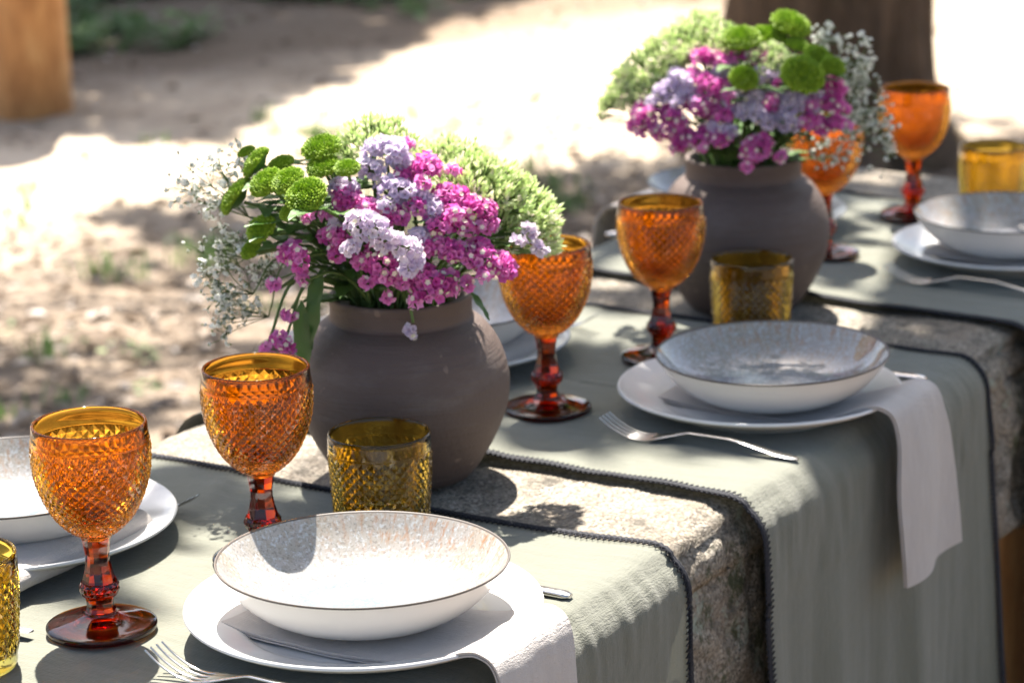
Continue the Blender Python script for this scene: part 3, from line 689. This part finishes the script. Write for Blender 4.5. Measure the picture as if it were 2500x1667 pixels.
# ------------------------------------------------------------------ flowers
MUM1 = [
 (-0.0709, 0.0301, 0.313, 0.016, 'topmost lime button chrysanthemum of the near bouquet, round and facing the camera'),
 (-0.0826, 0.0207, 0.2994, 0.0133, 'lime button chrysanthemum tucked right under the topmost one in the near bouquet'),
 (-0.0834, -0.0051, 0.3002, 0.0106, 'small lime button chrysanthemum beside lavender statice near the top of the near bouquet'),
 (-0.0864, 0.089, 0.2977, 0.0145, 'lime button chrysanthemum seen from its side at the upper left of the near bouquet'),
 (-0.0673, 0.1144, 0.3019, 0.0078, 'smallest lime chrysanthemum peeking out at the far upper left of the near bouquet'),
 (-0.0586, 0.0836, 0.2915, 0.0113, 'half hidden lime chrysanthemum just left of the topmost two of the near bouquet'),
 (-0.1062, 0.0647, 0.2857, 0.0149, 'lime chrysanthemum behind and left of the brightest sunlit bloom in the near bouquet'),
 (-0.1078, 0.0402, 0.2897, 0.0141, 'lime chrysanthemum touching the top of the brightest sunlit bloom in the near bouquet'),
 (-0.1358, 0.0011, 0.2857, 0.0168, 'large sunlit bright lime button chrysanthemum in the left middle of the near bouquet'),
 (-0.1199, 0.0313, 0.2657, 0.0086, 'small shaded lime chrysanthemum just below the brightest bloom of the near bouquet'),
 (-0.0972, 0.105, 0.2678, 0.0176, 'lime chrysanthemum turned edge on at the left flank of the near bouquet'),
 (-0.1258, 0.058, 0.2493, 0.0129, 'lone lime chrysanthemum in the left lower part of the near bouquet'),
 (-0.1152, 0.078, 0.2264, 0.0094, 'lowest lime chrysanthemum of the near bouquet, small and hanging in front of white baby breath'),
]
MUM2 = [
 (0.0028, -0.0552, 0.3204, 0.0209, 'topmost lime button chrysanthemum of the far bouquet, against the dark trunk'),
 (-0.0478, -0.0207, 0.3101, 0.0195, 'lime chrysanthemum at the upper left of the lime group in the far bouquet'),
 (-0.0076, -0.0341, 0.3062, 0.0185, 'pale topped lime chrysanthemum between the two highest blooms of the far bouquet'),
 (-0.0116, -0.071, 0.3024, 0.0117, 'small lime chrysanthemum right below the topmost bloom of the far bouquet'),
 (-0.1002, -0.05, 0.2775, 0.0146, 'lime chrysanthemum half sunk among magenta statice in the middle of the far bouquet'),
 (-0.0726, -0.1056, 0.2803, 0.0219, 'largest lime button chrysanthemum of the far bouquet, right of the lavender statice'),
 (-0.0202, -0.0989, 0.2903, 0.0161, 'lime chrysanthemum right above the largest bloom of the far bouquet'),
 (-0.0222, -0.1173, 0.2833, 0.0136, 'rightmost lime chrysanthemum of the far bouquet with a dimple in its middle'),
]
SED1 = [
 (-0.0084, 0.0214, 0.3086, 0.0258, 'pale green sedum head at the top middle of the near bouquet'),
 (-0.02, 0.0566, 0.288, 0.0164, 'pale green sedum head behind the topmost lime bloom of the near bouquet'),
 (0.0419, -0.0353, 0.2858, 0.0243, 'grey green shaded sedum head right of the magenta top of the near bouquet'),
 (0.0303, -0.0719, 0.2702, 0.0305, 'broad sunlit pale green sedum head at the upper right of the near bouquet'),
 (0.0559, -0.092, 0.2493, 0.0274, 'pale yellow green sedum head at the right shoulder of the near bouquet'),
 (0.0611, -0.0997, 0.2231, 0.0227, 'pale green sedum head hanging over an amber goblet at the right of the near bouquet'),
 (0.0267, -0.0845, 0.2346, 0.0235, 'pale green sedum head behind the right magenta sprigs of the near bouquet'),
]
SED2 = [
 (-0.0184, 0.0484, 0.3114, 0.0234, 'topmost pale green sedum head of the far bouquet'),
 (-0.0479, 0.0628, 0.293, 0.0268, 'sunlit pale green sedum head at the upper left of the far bouquet'),
 (-0.0398, 0.024, 0.2895, 0.0253, 'grey green sedum head above the magenta statice of the far bouquet'),
 (-0.0618, 0.0908, 0.2667, 0.0268, 'pale green sedum head at the left shoulder of the far bouquet'),
 (-0.0709, 0.0643, 0.2555, 0.0243, 'cream tinged sedum head beside the left lavender statice of the far bouquet'),
 (-0.0715, 0.1104, 0.2402, 0.0234, 'leftmost drooping sedum head of the far bouquet'),
 (-0.0442, -0.0571, 0.2883, 0.0195, 'grey green sedum head between lime blooms of the far bouquet'),
]
MAG1 = [
 (-0.0826, -0.0046, 0.2713, 0.0235, 'magenta statice sprig right of the brightest lime bloom of the near bouquet'),
 (-0.0794, -0.0226, 0.2654, 0.0176, 'magenta statice sprig above the big white lavender sprig of the near bouquet'),
 (-0.1007, -0.0044, 0.243, 0.0196, 'magenta statice sprig left of the big white lavender sprig of the near bouquet'),
 (-0.103, -0.0145, 0.2291, 0.0176, 'magenta statice sprig low left of the white sprig, above the stems of the near bouquet'),
 (-0.0293, -0.0538, 0.2926, 0.0235, 'magenta statice sprig at the top right of the near bouquet below the sedum'),
 (-0.0201, -0.0257, 0.3106, 0.0102, 'magenta statice sprig smallest, at the very top of the near bouquet'),
 (-0.046, -0.0397, 0.2894, 0.0157, 'magenta statice sprig between two lavender clusters at the top of the near bouquet'),
 (-0.0282, -0.0815, 0.2706, 0.0243, 'magenta statice sprig in the upper right middle of the near bouquet beside pale sedum'),
 (-0.0201, -0.0961, 0.2607, 0.0204, 'magenta statice sprig at the right middle of the near bouquet in front of sunlit sedum'),
 (-0.0182, -0.1058, 0.2489, 0.0141, 'magenta statice sprig pointing out over the sedum on the right of the near bouquet'),
 (-0.0463, -0.0834, 0.2493, 0.0196, 'magenta statice sprig under the upper right magenta group of the near bouquet'),
 (-0.0577, -0.0578, 0.2645, 0.0164, 'magenta statice sprig in the very middle of the near bouquet between lavender clusters'),
 (-0.072, -0.0445, 0.2584, 0.0141, 'magenta statice sprig dark and sunk in the middle of the near bouquet'),
 (-0.0611, -0.0789, 0.2327, 0.0204, 'magenta statice sprig in the lower right middle of the near bouquet'),
 (-0.0471, -0.0965, 0.2258, 0.0196, 'magenta statice sprig right of the lower middle of the near bouquet'),
 (-0.03, -0.1123, 0.2211, 0.0215, 'magenta statice sprig reaching towards the amber goblet from the right of the near bouquet'),
 (-0.0209, -0.1219, 0.2112, 0.0133, 'magenta statice sprig at the rim of the amber goblet right of the near bouquet'),
 (-0.0915, -0.0447, 0.2202, 0.0215, 'magenta statice sprig dark, below the white lavender sprig of the near bouquet'),
 (-0.0852, -0.0603, 0.209, 0.0188, 'magenta statice sprig just above the vase rim in the middle of the near bouquet'),
 (-0.0725, -0.0787, 0.2043, 0.0215, 'magenta statice sprig hanging over the vase rim at the right of the near bouquet'),
 (-0.0596, -0.0927, 0.2049, 0.0188, 'magenta statice sprig above the right end of the vase rim of the near bouquet'),
 (-0.095, -0.0505, 0.1947, 0.0117, 'magenta statice sprig lowest over the middle of the rim of the nearer vase'),
 (-0.1258, 0.0257, 0.2298, 0.0196, 'magenta statice sprig standing apart at the left of the near bouquet under lime blooms'),
 (-0.1184, 0.0238, 0.2091, 0.0117, 'magenta statice sprig hanging under the apart sprig at the left of the near bouquet'),
 (-0.1272, 0.0457, 0.2009, 0.0094, 'magenta statice sprig small and alone at the far left of the near bouquet'),
 (-0.11, 0.0201, 0.2628, 0.0117, 'magenta statice sprig right under the brightest lime bloom of the near bouquet'),
 (-0.1122, 0.0413, 0.1718, 0.0102, 'magenta statice sprig drooping left of the nearer vase neck, upside down'),
 (-0.1191, 0.0427, 0.1496, 0.0164, 'magenta statice sprig lowest drooping, just above the second amber goblet rim'),
 (-0.1244, 0.0594, 0.1417, 0.007, 'magenta statice sprig single tiny floret tip drooping left of the nearer vase'),
]
LAV1 = [
 (-0.0465, -0.0205, 0.311, 0.0196, 'lavender statice sprig at the top of the near bouquet in front of pale sedum'),
 (-0.0406, -0.0319, 0.2974, 0.0149, 'lavender statice sprig second from the top of the near bouquet'),
 (-0.0577, -0.0127, 0.2931, 0.0157, 'lavender statice sprig right of the small lime bloom in the near bouquet'),
 (-0.0769, 0.0035, 0.281, 0.0133, 'lavender statice sprig left upper, beside the lime bloom of the near bouquet'),
 (-0.0586, -0.043, 0.276, 0.0215, 'lavender statice sprig pale, in the upper middle of the near bouquet'),
 (-0.0495, -0.068, 0.2639, 0.0164, 'lavender statice sprig blue tinged, right of the middle of the near bouquet'),
 (-0.0679, -0.0658, 0.2405, 0.0157, 'lavender statice sprig right of the white sunlit sprig of the near bouquet'),
 (-0.1252, -0.0557, 0.2608, 0.0235, 'white lavender sunlit statice sprig in the front middle of the near bouquet'),
 (-0.1142, -0.0721, 0.247, 0.0204, 'white lavender statice sprig running down to the right in the near bouquet'),
 (-0.1021, -0.0811, 0.2302, 0.0149, 'lavender statice sprig tip hanging below the white sunlit sprig of the near bouquet'),
 (-0.0972, -0.001, 0.2516, 0.011, 'lavender statice sprig shaded and half hidden at the left of the near bouquet'),
 (0.001, -0.1269, 0.2323, 0.011, 'pale pink white statice tuft over the amber goblet at the right of the near bouquet'),
 (0.015, -0.1297, 0.2383, 0.0102, 'highest pale pink white statice tuft at the right edge of the near bouquet'),
 (0.0191, -0.1358, 0.2217, 0.011, 'rightmost pale pink white statice tuft of the near bouquet above the goblet rim'),
 (-0.0657, -0.0546, 0.1591, 0.0086, 'single lavender bud hanging on a green stem over the nearer vase neck'),
]
MAG2 = [
 (-0.0666, 0.0182, 0.2914, 0.0195, 'magenta statice sprig at the upper left of the far bouquet below sedum'),
 (-0.0653, -0.0048, 0.288, 0.0175, 'magenta statice sprig second along the top of the far bouquet'),
 (-0.0499, -0.0286, 0.293, 0.0195, 'magenta statice sprig at the top of the far bouquet under the lime blooms'),
 (-0.0858, 0.011, 0.2687, 0.0214, 'magenta statice sprig right of the left lavender clusters of the far bouquet'),
 (-0.0883, -0.0086, 0.2577, 0.0234, 'magenta statice sprig in the left middle of the far bouquet'),
 (-0.0768, -0.0264, 0.2652, 0.0166, 'magenta statice sprig left of the sunk lime bloom of the far bouquet'),
 (-0.0998, 0.0091, 0.2449, 0.0214, 'magenta statice sprig under the left lavender clusters of the far bouquet'),
 (-0.0968, -0.0156, 0.2368, 0.0205, 'magenta statice sprig in the lower left middle of the far bouquet'),
 (-0.1087, 0.0336, 0.2327, 0.0195, 'magenta statice sprig below and left of the lavender clusters of the far bouquet'),
 (-0.1085, 0.0658, 0.2317, 0.0214, 'magenta statice sprig at the left end of the far bouquet, the upper of two'),
 (-0.1129, 0.0732, 0.2174, 0.0175, 'magenta statice sprig leftmost and lowest at the left end of the far bouquet'),
 (-0.1149, 0.0411, 0.2165, 0.0195, 'magenta statice sprig drooping at the lower left of the far bouquet'),
 (-0.1119, 0.0056, 0.2102, 0.0195, 'magenta statice sprig low over the left of the farther vase rim'),
 (-0.1044, -0.0168, 0.2145, 0.0205, 'magenta statice sprig above the left part of the farther vase rim'),
 (-0.0872, -0.0629, 0.1986, 0.0253, 'magenta statice sprig starred with white, hanging over the middle of the farther vase rim'),
 (-0.0676, -0.066, 0.2453, 0.0156, 'magenta statice sprig single, amid lavender in the middle of the far bouquet'),
 (-0.0135, -0.1074, 0.2609, 0.0195, 'magenta statice sprig under the rightmost lime bloom of the far bouquet'),
 (-0.0319, -0.1058, 0.2448, 0.0214, 'magenta statice sprig at the right middle of the far bouquet'),
 (-0.0165, -0.1193, 0.2409, 0.0185, 'magenta statice sprig in front of baby breath at the right of the far bouquet'),
 (-0.0445, -0.1067, 0.2232, 0.0205, 'magenta statice sprig lowest at the right of the far bouquet'),
 (-0.0229, -0.125, 0.221, 0.0175, 'magenta statice sprig at the right edge of the far bouquet low before baby breath'),
 (-0.0494, -0.0727, 0.2641, 0.0127, 'magenta statice sprig squeezed left of the largest lime bloom of the far bouquet'),
 (-0.1159, 0.0194, 0.2041, 0.0136, 'magenta statice sprig dark tip under the left side of the far bouquet'),
]
LAV2 = [
 (-0.0871, 0.0342, 0.2706, 0.0214, 'lavender statice sprig uppermost at the left of the far bouquet'),
 (-0.0984, 0.0416, 0.2542, 0.0224, 'lavender statice sprig leftmost of the far bouquet'),
 (-0.0975, 0.0182, 0.2525, 0.0185, 'lavender statice sprig lower of the left cluster of the far bouquet'),
 (-0.073, -0.014, 0.2765, 0.0166, 'lavender statice sprig near the top of the far bouquet between magenta sprigs'),
 (-0.052, -0.0573, 0.2743, 0.0214, 'lavender statice sprig blue tinged, left of the largest lime bloom of the far bouquet'),
 (-0.082, -0.0316, 0.2536, 0.0166, 'lavender statice sprig left of the single magenta tuft in the far bouquet'),
 (-0.0832, -0.0452, 0.2392, 0.0195, 'lavender statice sprig in the centre of the far bouquet'),
 (-0.0726, -0.053, 0.2508, 0.0175, 'lavender statice sprig under the sunk lime bloom of the far bouquet'),
 (-0.0542, -0.075, 0.2556, 0.0185, 'lavender statice sprig under the largest lime bloom of the far bouquet'),
 (-0.0528, -0.0873, 0.2421, 0.0224, 'lavender statice sprig pale, right of the single magenta tuft in the far bouquet'),
 (-0.0701, -0.0751, 0.2275, 0.0205, 'lavender statice sprig low in the front middle of the far bouquet'),
 (-0.1003, -0.0225, 0.2214, 0.0175, 'lavender statice sprig shaded, low at the left of the far bouquet'),
 (-0.037, -0.0979, 0.2497, 0.0146, 'lavender statice sprig right of the pale one in the far bouquet'),
]
GYP1 = [
 (-0.081, 0.1383, 0.2624, 0.0372, "baby's breath spray at the upper left of the near bouquet"),
 (-0.0436, 0.1365, 0.2755, 0.0235, "baby's breath spray behind the lime blooms at the left of the near bouquet"),
 (-0.106, 0.1216, 0.2255, 0.0313, "baby's breath spray at the middle left of the near bouquet"),
 (-0.1128, 0.1139, 0.1882, 0.0313, "baby's breath spray drooping at the lower left of the near bouquet"),
 (-0.1049, 0.1021, 0.1638, 0.0294, "baby's breath spray lowest, hanging left of the nearer vase"),
 (-0.0633, 0.112, 0.1934, 0.0235, "baby's breath spray thin and shaded, behind the apart magenta sprig of the near bouquet"),
 (0.0491, 0.0345, 0.2995, 0.0157, "baby's breath spray few and dark, at the very top of the near bouquet"),
]
GYP2 = [
 (0.0498, -0.0779, 0.2974, 0.0268, "baby's breath spray at the top right of the far bouquet against the trunk"),
 (0.0616, -0.1017, 0.2658, 0.0341, "baby's breath spray at the upper right of the far bouquet"),
 (0.059, -0.119, 0.231, 0.0365, "baby's breath spray at the right of the far bouquet before the far goblet"),
 (0.0575, -0.1384, 0.2011, 0.0317, "baby's breath spray rightmost, drooping before the far amber goblet"),
 (0.0355, -0.1167, 0.2177, 0.0292, "baby's breath spray behind the right magenta sprigs of the far bouquet"),
 (0.0059, -0.1019, 0.1853, 0.0268, "baby's breath spray hanging right of the farther vase rim over a goblet"),
 (0.0473, -0.0954, 0.2409, 0.0243, "baby's breath spray under the rightmost lime bloom of the far bouquet"),
]

def mum_mesh():
    m = MB(); N = 300; ga = math.pi * (3 - math.sqrt(5))
    for i in range(N):
        f = ((i + .5) / N) ** .62; th = f * 1.75; a = i * ga                         # unit radius flattened dome with a dimple
        d = np.array([math.sin(th) * math.cos(a), math.sin(th) * math.sin(a), math.cos(th) * .62 - (.13 if f < .22 else 0) * (1 - f / .22)])
        nrm = np.array([math.sin(th) * math.cos(a) * .7, math.sin(th) * math.sin(a) * .7, math.cos(th) + .25]); nrm /= np.linalg.norm(nrm)
        side = np.array([-math.sin(a), math.cos(a), 0]); l = .34 + .14 * f; w = .068 * (.6 + .75 * f); b = np.cross(nrm, side); j = .88 + random.random() * .14
        p = d * j; q = p - nrm * l
        tip = p + b * random.uniform(-.03, .03) + side * random.uniform(-.03, .03)
        m.add([q - side * w * .5, q + side * w * .5, p + side * w * .95 - b * w * .8 - nrm * .10, p - side * w * .95 - b * w * .8 - nrm * .10, tip + nrm * .02, p + side * w * .8 + b * w * .8 - nrm * .06, p - side * w * .8 + b * w * .8 - nrm * .06],
              [(0, 1, 2, 3), (3, 2, 4), (2, 5, 4), (5, 6, 4), (6, 3, 4), (1, 5, 2), (0, 3, 6), (0, 6, 5, 1)], 0, False)
    m.lathe([(.0, -.42), (.25, -.40), (.62, -.18), (.74, .02), (.5, .2), (.0, .3)], 14, 1)
    return m.mesh('chrysanthemum_head', [M['lime'], M['leafm']])
MUM = [mum_mesh() for k in range(2)]
FR = .0044
def floret(m, c, d, r, mat):
    d = d / np.linalg.norm(d); ref = np.array([0, 0, 1.0]) if abs(d[2]) < .9 else np.array([1.0, 0, 0]); x = np.cross(d, ref); x /= np.linalg.norm(x); y = np.cross(d, x)
    a0 = random.random() * 6.28; V = [c - d * r * 1.1]; F = []
    for i in range(10):
        a = a0 + i * .6283; e = 1.0 if i % 2 == 0 else .80
        V.append(c + (x * math.cos(a) + y * math.sin(a)) * r * .42 - d * r * .25)
        V.append(c + (x * math.cos(a) + y * math.sin(a)) * r * e * random.uniform(.9, 1.12) + d * r * random.uniform(-.05, .38))
    for i in range(10):
        j = (i + 1) % 10; F += [(0, 1 + 2 * i, 1 + 2 * j), (1 + 2 * i, 2 + 2 * i, 2 + 2 * j, 1 + 2 * j)]
    m.add(V, F, mat, False)
def corolla(m, c, d, r, mat):
    d = d / np.linalg.norm(d); ref = np.array([0, 0, 1.0]) if abs(d[2]) < .9 else np.array([1.0, 0, 0]); x = np.cross(d, ref); x /= np.linalg.norm(x); y = np.cross(d, x)
    V = [c]; F = []
    for i in range(10):
        a = i * .6283; e = 1 if i % 2 == 0 else .72; V.append(c + (x * math.cos(a) + y * math.sin(a)) * r * e + d * r * .35)
    for i in range(10): F.append((0, 1 + i, 1 + (i + 1) % 10))
    m.add(V, F, mat, False)
def cluster(n, rad, white, mats):
    m = MB(); pts = []
    for k in range(4000):
        if len(pts) >= n: break
        v = rng.normal(size=3); v /= np.linalg.norm(v)
        if v[2] < -.25: continue
        c = v * rad * random.uniform(.75, 1.05) * np.array([1.25, .85, .8])
        if all(np.linalg.norm(c - q) > FR * 1.1 for q, _ in pts): pts.append((c, v))
    for c, v in pts:
        dd = v + rng.normal(size=3) * .25 + np.array([0, 0, .25]); dd /= np.linalg.norm(dd); floret(m, c, dd, FR * random.uniform(.85, 1.15), 0)
        if random.random() < white: corolla(m, c + dd * FR * .35, dd, FR * .62, 1)
        m.tube([c - dd * FR * 1.0, c * .35 - np.array([0, 0, rad * .5])], .0008, 3, 2, False)
    return m.mesh('floret_cluster', [mats[0], M['corolla'], M['green']])
def clusters(white, mats): return {s: [cluster(n, r, white, mats) for k in range(3)] for s, (n, r) in dict(S=(9, .0058), M_=(24, .0108), L=(42, .0155)).items()}
CLUS = {'magenta': clusters(.26, [M['magenta']]), 'lavender': clusters(.04, [M['lavender']]), 'whitish': clusters(.05, [M['whitish']])}
def sedum_head(seed):
    m = MB(); ga = math.pi * (3 - math.sqrt(5)); subs = []
    for i in range(20):
        th = math.sqrt((i + .5) / 20) * 1.25; a = i * ga + random.uniform(-.3, .3); j = random.uniform(.72, 1.0)
        subs.append((np.array([math.sin(th) * math.cos(a), math.sin(th) * math.sin(a), math.cos(th) * .75]) * j, random.uniform(.20, .30)))
    for i in range(680):
        c, sr = subs[i % 20]; v = rng.normal(size=3); v /= np.linalg.norm(v)
        if v @ c < -.1: v = -v
        p = c + v * sr * random.uniform(.55, 1.1); nrm = v * .6 + c * .3 + np.array([0, 0, .5]) + rng.normal(size=3) * .2; nrm /= np.linalg.norm(nrm)
        x = np.cross(nrm, rng.normal(size=3)); x /= np.linalg.norm(x); y = np.cross(nrm, x); w = random.uniform(.022, .042); l = random.uniform(.10, .18)
        m.add([p - nrm * l * .6, p + x * w, p + y * w, p - x * w, p - y * w, p + nrm * l * .75], [(0, 2, 1), (0, 3, 2), (0, 4, 3), (0, 1, 4), (1, 2, 5), (2, 3, 5), (3, 4, 5), (4, 1, 5)], 0, False)
        if i % 3 == 0: m.tube([p - nrm * l * .5, c * .7 - np.array([0, 0, .12]), np.array([0, 0, -.35])], .011, 3, 1, False)
    return m.mesh('sedum_head', [M['sedum'], M['green']])
SED = [sedum_head(k) for k in range(3)]
def leaf_mesh():
    m = MB(); n = 9; t = np.linspace(0, 1, n); w = .20 * np.sin(np.pi * np.clip(t * .93 + .05, 0, 1)) ** .8; P = np.zeros((n, 5, 3))
    for j, s in enumerate((-1, -.5, 0, .5, 1)):
        P[:, j, 0] = t; P[:, j, 1] = s * w; P[:, j, 2] = .05 * abs(s) * (1 - t) - .28 * t ** 2 + .025 * np.sin(t * 14 + s * 2)
    m.grid(P, 0, True); return m.mesh('leaf', M['leafm'])
LEAF = leaf_mesh()
def aim(d, spin):
    q = Vector(d).to_track_quat('Z', 'Y'); return q @ Quaternion((0, 0, 1), spin)
def stem_path(b, p):
    b = np.array(b); p = np.array(p); mid = b * .5 + p * .5 + np.array([0, 0, .25 * np.linalg.norm((p - b)[:2])]) ; return catmull([b - np.array([b[0] * .2, b[1] * .2, .07]), b, mid, p], 5)
def mouth(p):
    a = math.atan2(p[1], p[0]) + random.uniform(-.5, .5); r = min(.046, .012 + math.hypot(p[0], p[1]) * .32) * random.uniform(.7, 1); return (r * math.cos(a), r * math.sin(a), .168)
def add_leaf(par, at, d, size, spin=0):
    o = obj('leaf', LEAF, par, at); x = Vector(d).normalized(); up = Vector((0, 0, 1)); y = up.cross(x).normalized(); z = x.cross(y)
    o.rotation_mode = 'QUATERNION'; o.rotation_quaternion = Matrix((x, y, z)).transposed().to_quaternion(); o.scale = (size, size * .8, size); return o
def flower_root(name, v, p, lab, cat, group):
    b = mouth(p); r = thing(name, lab, cat, (v.x + b[0], v.y + b[1], TZ + b[2]), 0, group)
    return r, np.array(b), np.array(p) - np.array(b)
def outward(p): 
    d = np.array([p[0], p[1], (p[2] - .13) * .9]); return d / np.linalg.norm(d)
CAMD = np.array([-.82, -.5, .35])
def stem(r, b, q, rad, k=5):
    m = MB(); pth = stem_path(b, b + q) - b; m.tube(pth, np.linspace(rad, rad * .75, len(pth)), k); obj('stem', m.mesh('stem', M['green']), r); return pth
def bouquet(v, mums, sed, mag, lav, gyp, which):
    for i, (x, y, z, s, lab) in enumerate(mums):
        s *= 1.16; r, b, q = flower_root('chrysanthemum', v, (x, y, z), lab, 'chrysanthemum', 'lime button chrysanthemums in ' + which)
        d = outward((x, y, z)) + CAMD * .3 + np.array([0, 0, .35]) + rng.normal(size=3) * .12
        if 'edge on' in lab or 'from its side' in lab: d = np.array([-.3, .75, .6])
        d /= np.linalg.norm(d); pth = stem(r, b, q - d * s * .4, .0022)
        o = obj('flower_head', MUM[i % 2], r, q); o.rotation_mode = 'QUATERNION'; o.rotation_quaternion = aim(d, i * 1.3); o.scale = (s, s, s * random.uniform(.82, 1.0))
        for k in range(8):
            j = random.randint(5, len(pth) - 3); a = random.uniform(0, 6.28); add_leaf(r, pth[j], (math.cos(a), math.sin(a), .35), random.uniform(.03, .062))
    for i, (x, y, z, s, lab) in enumerate(sed):
        r, b, q = flower_root('sedum', v, (x, y, z), lab, 'sedum', 'pale green sedum heads in ' + which)
        d = outward((x, y, z)) + np.array([0, 0, .75]); d /= np.linalg.norm(d); stem(r, b, q - d * s * .3, .0026)
        o = obj('flower_head', SED[i % 3], r, q - d * s * .5); o.rotation_mode = 'QUATERNION'; o.rotation_quaternion = aim(d, i * .9); sc = s * 1.55; o.scale = (sc, sc, sc)
    for kind, lst in (('magenta', mag), ('lavender', lav)):
        for i, (x, y, z, s, lab) in enumerate(lst):
            kk = 'whitish' if 'white' in lab.split(' statice')[0] else kind
            r, b, q = flower_root('statice', v, (x, y, z), lab, 'statice', ('magenta' if kind == 'magenta' else 'lavender') + ' statice sprigs in ' + which)
            d = outward((x, y, z)); low = q[2] < .02
            if 'droop' in lab or 'hanging on a green' in lab: d = np.array([-.4, .1, -.8])
            if low: m_ = MB(); pth = catmull([(-b[0] * .2, -b[1] * .2, -.07), (0, 0, 0), np.array([q[0] * .65, q[1] * .65, .03]), q - d * .006], 5); m_.tube(pth, np.linspace(.0021, .0014, len(pth)), 5); obj('stem', m_.mesh('stem', M['green']), r)
            else: pth = stem(r, b, q - d * .008, .0021)
            sd = np.cross(d, [0, 0, 1.0]); sd /= np.linalg.norm(sd); ups = np.cross(sd, d)
            if s < .0122: plan = [('S', 0, 0)]
            elif s < .0165: plan = [('M_', 0, 0)]
            elif s < .0190: plan = [('M_', .2, .1), ('S', -.95, -.3)]
            elif s < .0215: plan = [('M_', .45, .15), ('M_', -.6, -.2)]
            else: plan = [('L', .15, .1), ('S', -1.1, -.4), ('S', .8, -.9)]
            for cls, aa, bb in plan:
                o = obj('floret_cluster', random.choice(CLUS[kk][cls]), r, q + sd * aa * s * .8 + ups * bb * s * .8 + d * random.uniform(-.003, .003)); o.rotation_mode = 'QUATERNION'
                dd = d + CAMD * .2 + np.array([0, 0, .45]) + sd * aa * .4 + ups * bb * .3; o.rotation_quaternion = aim(dd, random.uniform(0, 6.28)); k = random.uniform(.92, 1.1); o.scale = (k, k, k)
            if not low:
                for k in range(2):
                    j = random.randint(6, len(pth) - 3); a = math.atan2(q[1], q[0]) + random.uniform(-1, 1); add_leaf(r, pth[j], (math.cos(a), math.sin(a), .6), random.uniform(.022, .04))
    for i, (x, y, z, s, lab) in enumerate(gyp):
        r, b, q = flower_root('babys_breath', v, (x, y, z), lab, "baby's breath", "baby's breath sprays in " + which)
        d = outward((x, y, z)); base = q - d * s * .9; m = MB()
        low = 'droop' in lab or 'lowest' in lab or 'hanging' in lab
        pth = (catmull([(-b[0] * .2, -b[1] * .2, -.07), (0, 0, 0), np.array([q[0] * .55, q[1] * .55, max(.04, base[2] + .03)]), base], 5) if low else stem_path(b, b + base) - b); m.tube(pth, np.linspace(.0013, .0008, len(pth)), 4)
        far = 1.05 if 'far ' in lab else 1.0; tips = []; nsub = max(3, int(s / .0030))
        if 'few and dark' in lab: nsub = 3
        for k in range(nsub):
            c = q + rng.normal(size=3) * s * .42; mm = base + (c - base) * .5 + rng.normal(size=3) * s * .08; m.tube(catmull([base, mm, c], 3), .00042, 3)
            for j in range(random.randint(5, 9)):
                t = c + rng.normal(size=3) * s * .26; m2 = (c + t) / 2 + rng.normal(size=3) * .002; m.tube([c * .7 + mm * .3, m2, t], .00028, 3); tips.append(t)
        o = obj('branches', m.mesh('branches', M['green']), r)
        f = MB()
        for t in tips:
            rr = far * random.choice((.0016, .0023, .0029, .0032)); n0 = rng.normal(size=3); n0 /= np.linalg.norm(n0)
            for u_ in range(3):
                n1 = n0 + rng.normal(size=3) * .5; corolla(f, t + rng.normal(size=3) * rr * .25, n1, rr * random.uniform(.85, 1.1), 0)
            f.tube([t - n0 * rr * .2, t - n0 * rr * 1.4], .0007, 4, 1, False)
        o = obj('blossoms', f.mesh('blossoms', [M['gyp'], M['green']]), r); o['kind'] = 'stuff'
bouquet(V1, MUM1, SED1, MAG1, LAV1, GYP1, 'the nearer vase')
bouquet(V2, MUM2, SED2, MAG2, LAV2, GYP2, 'the farther vase')
# the big leaves that hang over the left of the nearer rim, with their own stalks
for i, (lab, at, d, sz) in enumerate((('large pointed green leaf hanging over the left of the nearer vase rim', (-.080, .026, .206), (-.45, .12, -.8), .068), ('narrow dark green leaf hanging straight down left of the nearer vase neck', (-.090, .042, .178), (-.25, .0, -.95), .062), ('small green leaf curling out right of the nearer vase rim', (-.008, -.074, .184), (.1, -.75, -.5), .034))):
    b = np.array([at[0] * .45, at[1] * .45, .165]); r = thing('foliage_leaf', lab, 'leaf', (V1.x + b[0], V1.y + b[1], TZ + b[2])); q = np.array(at) - b
    m = MB(); m.tube(catmull([(-b[0] * .3, -b[1] * .3, -.06), (0, 0, 0), q * .6 + np.array([0, 0, .015]), q], 4), .0014, 5); obj('stalk', m.mesh('stalk', M['green']), r); add_leaf(r, q, d, sz)
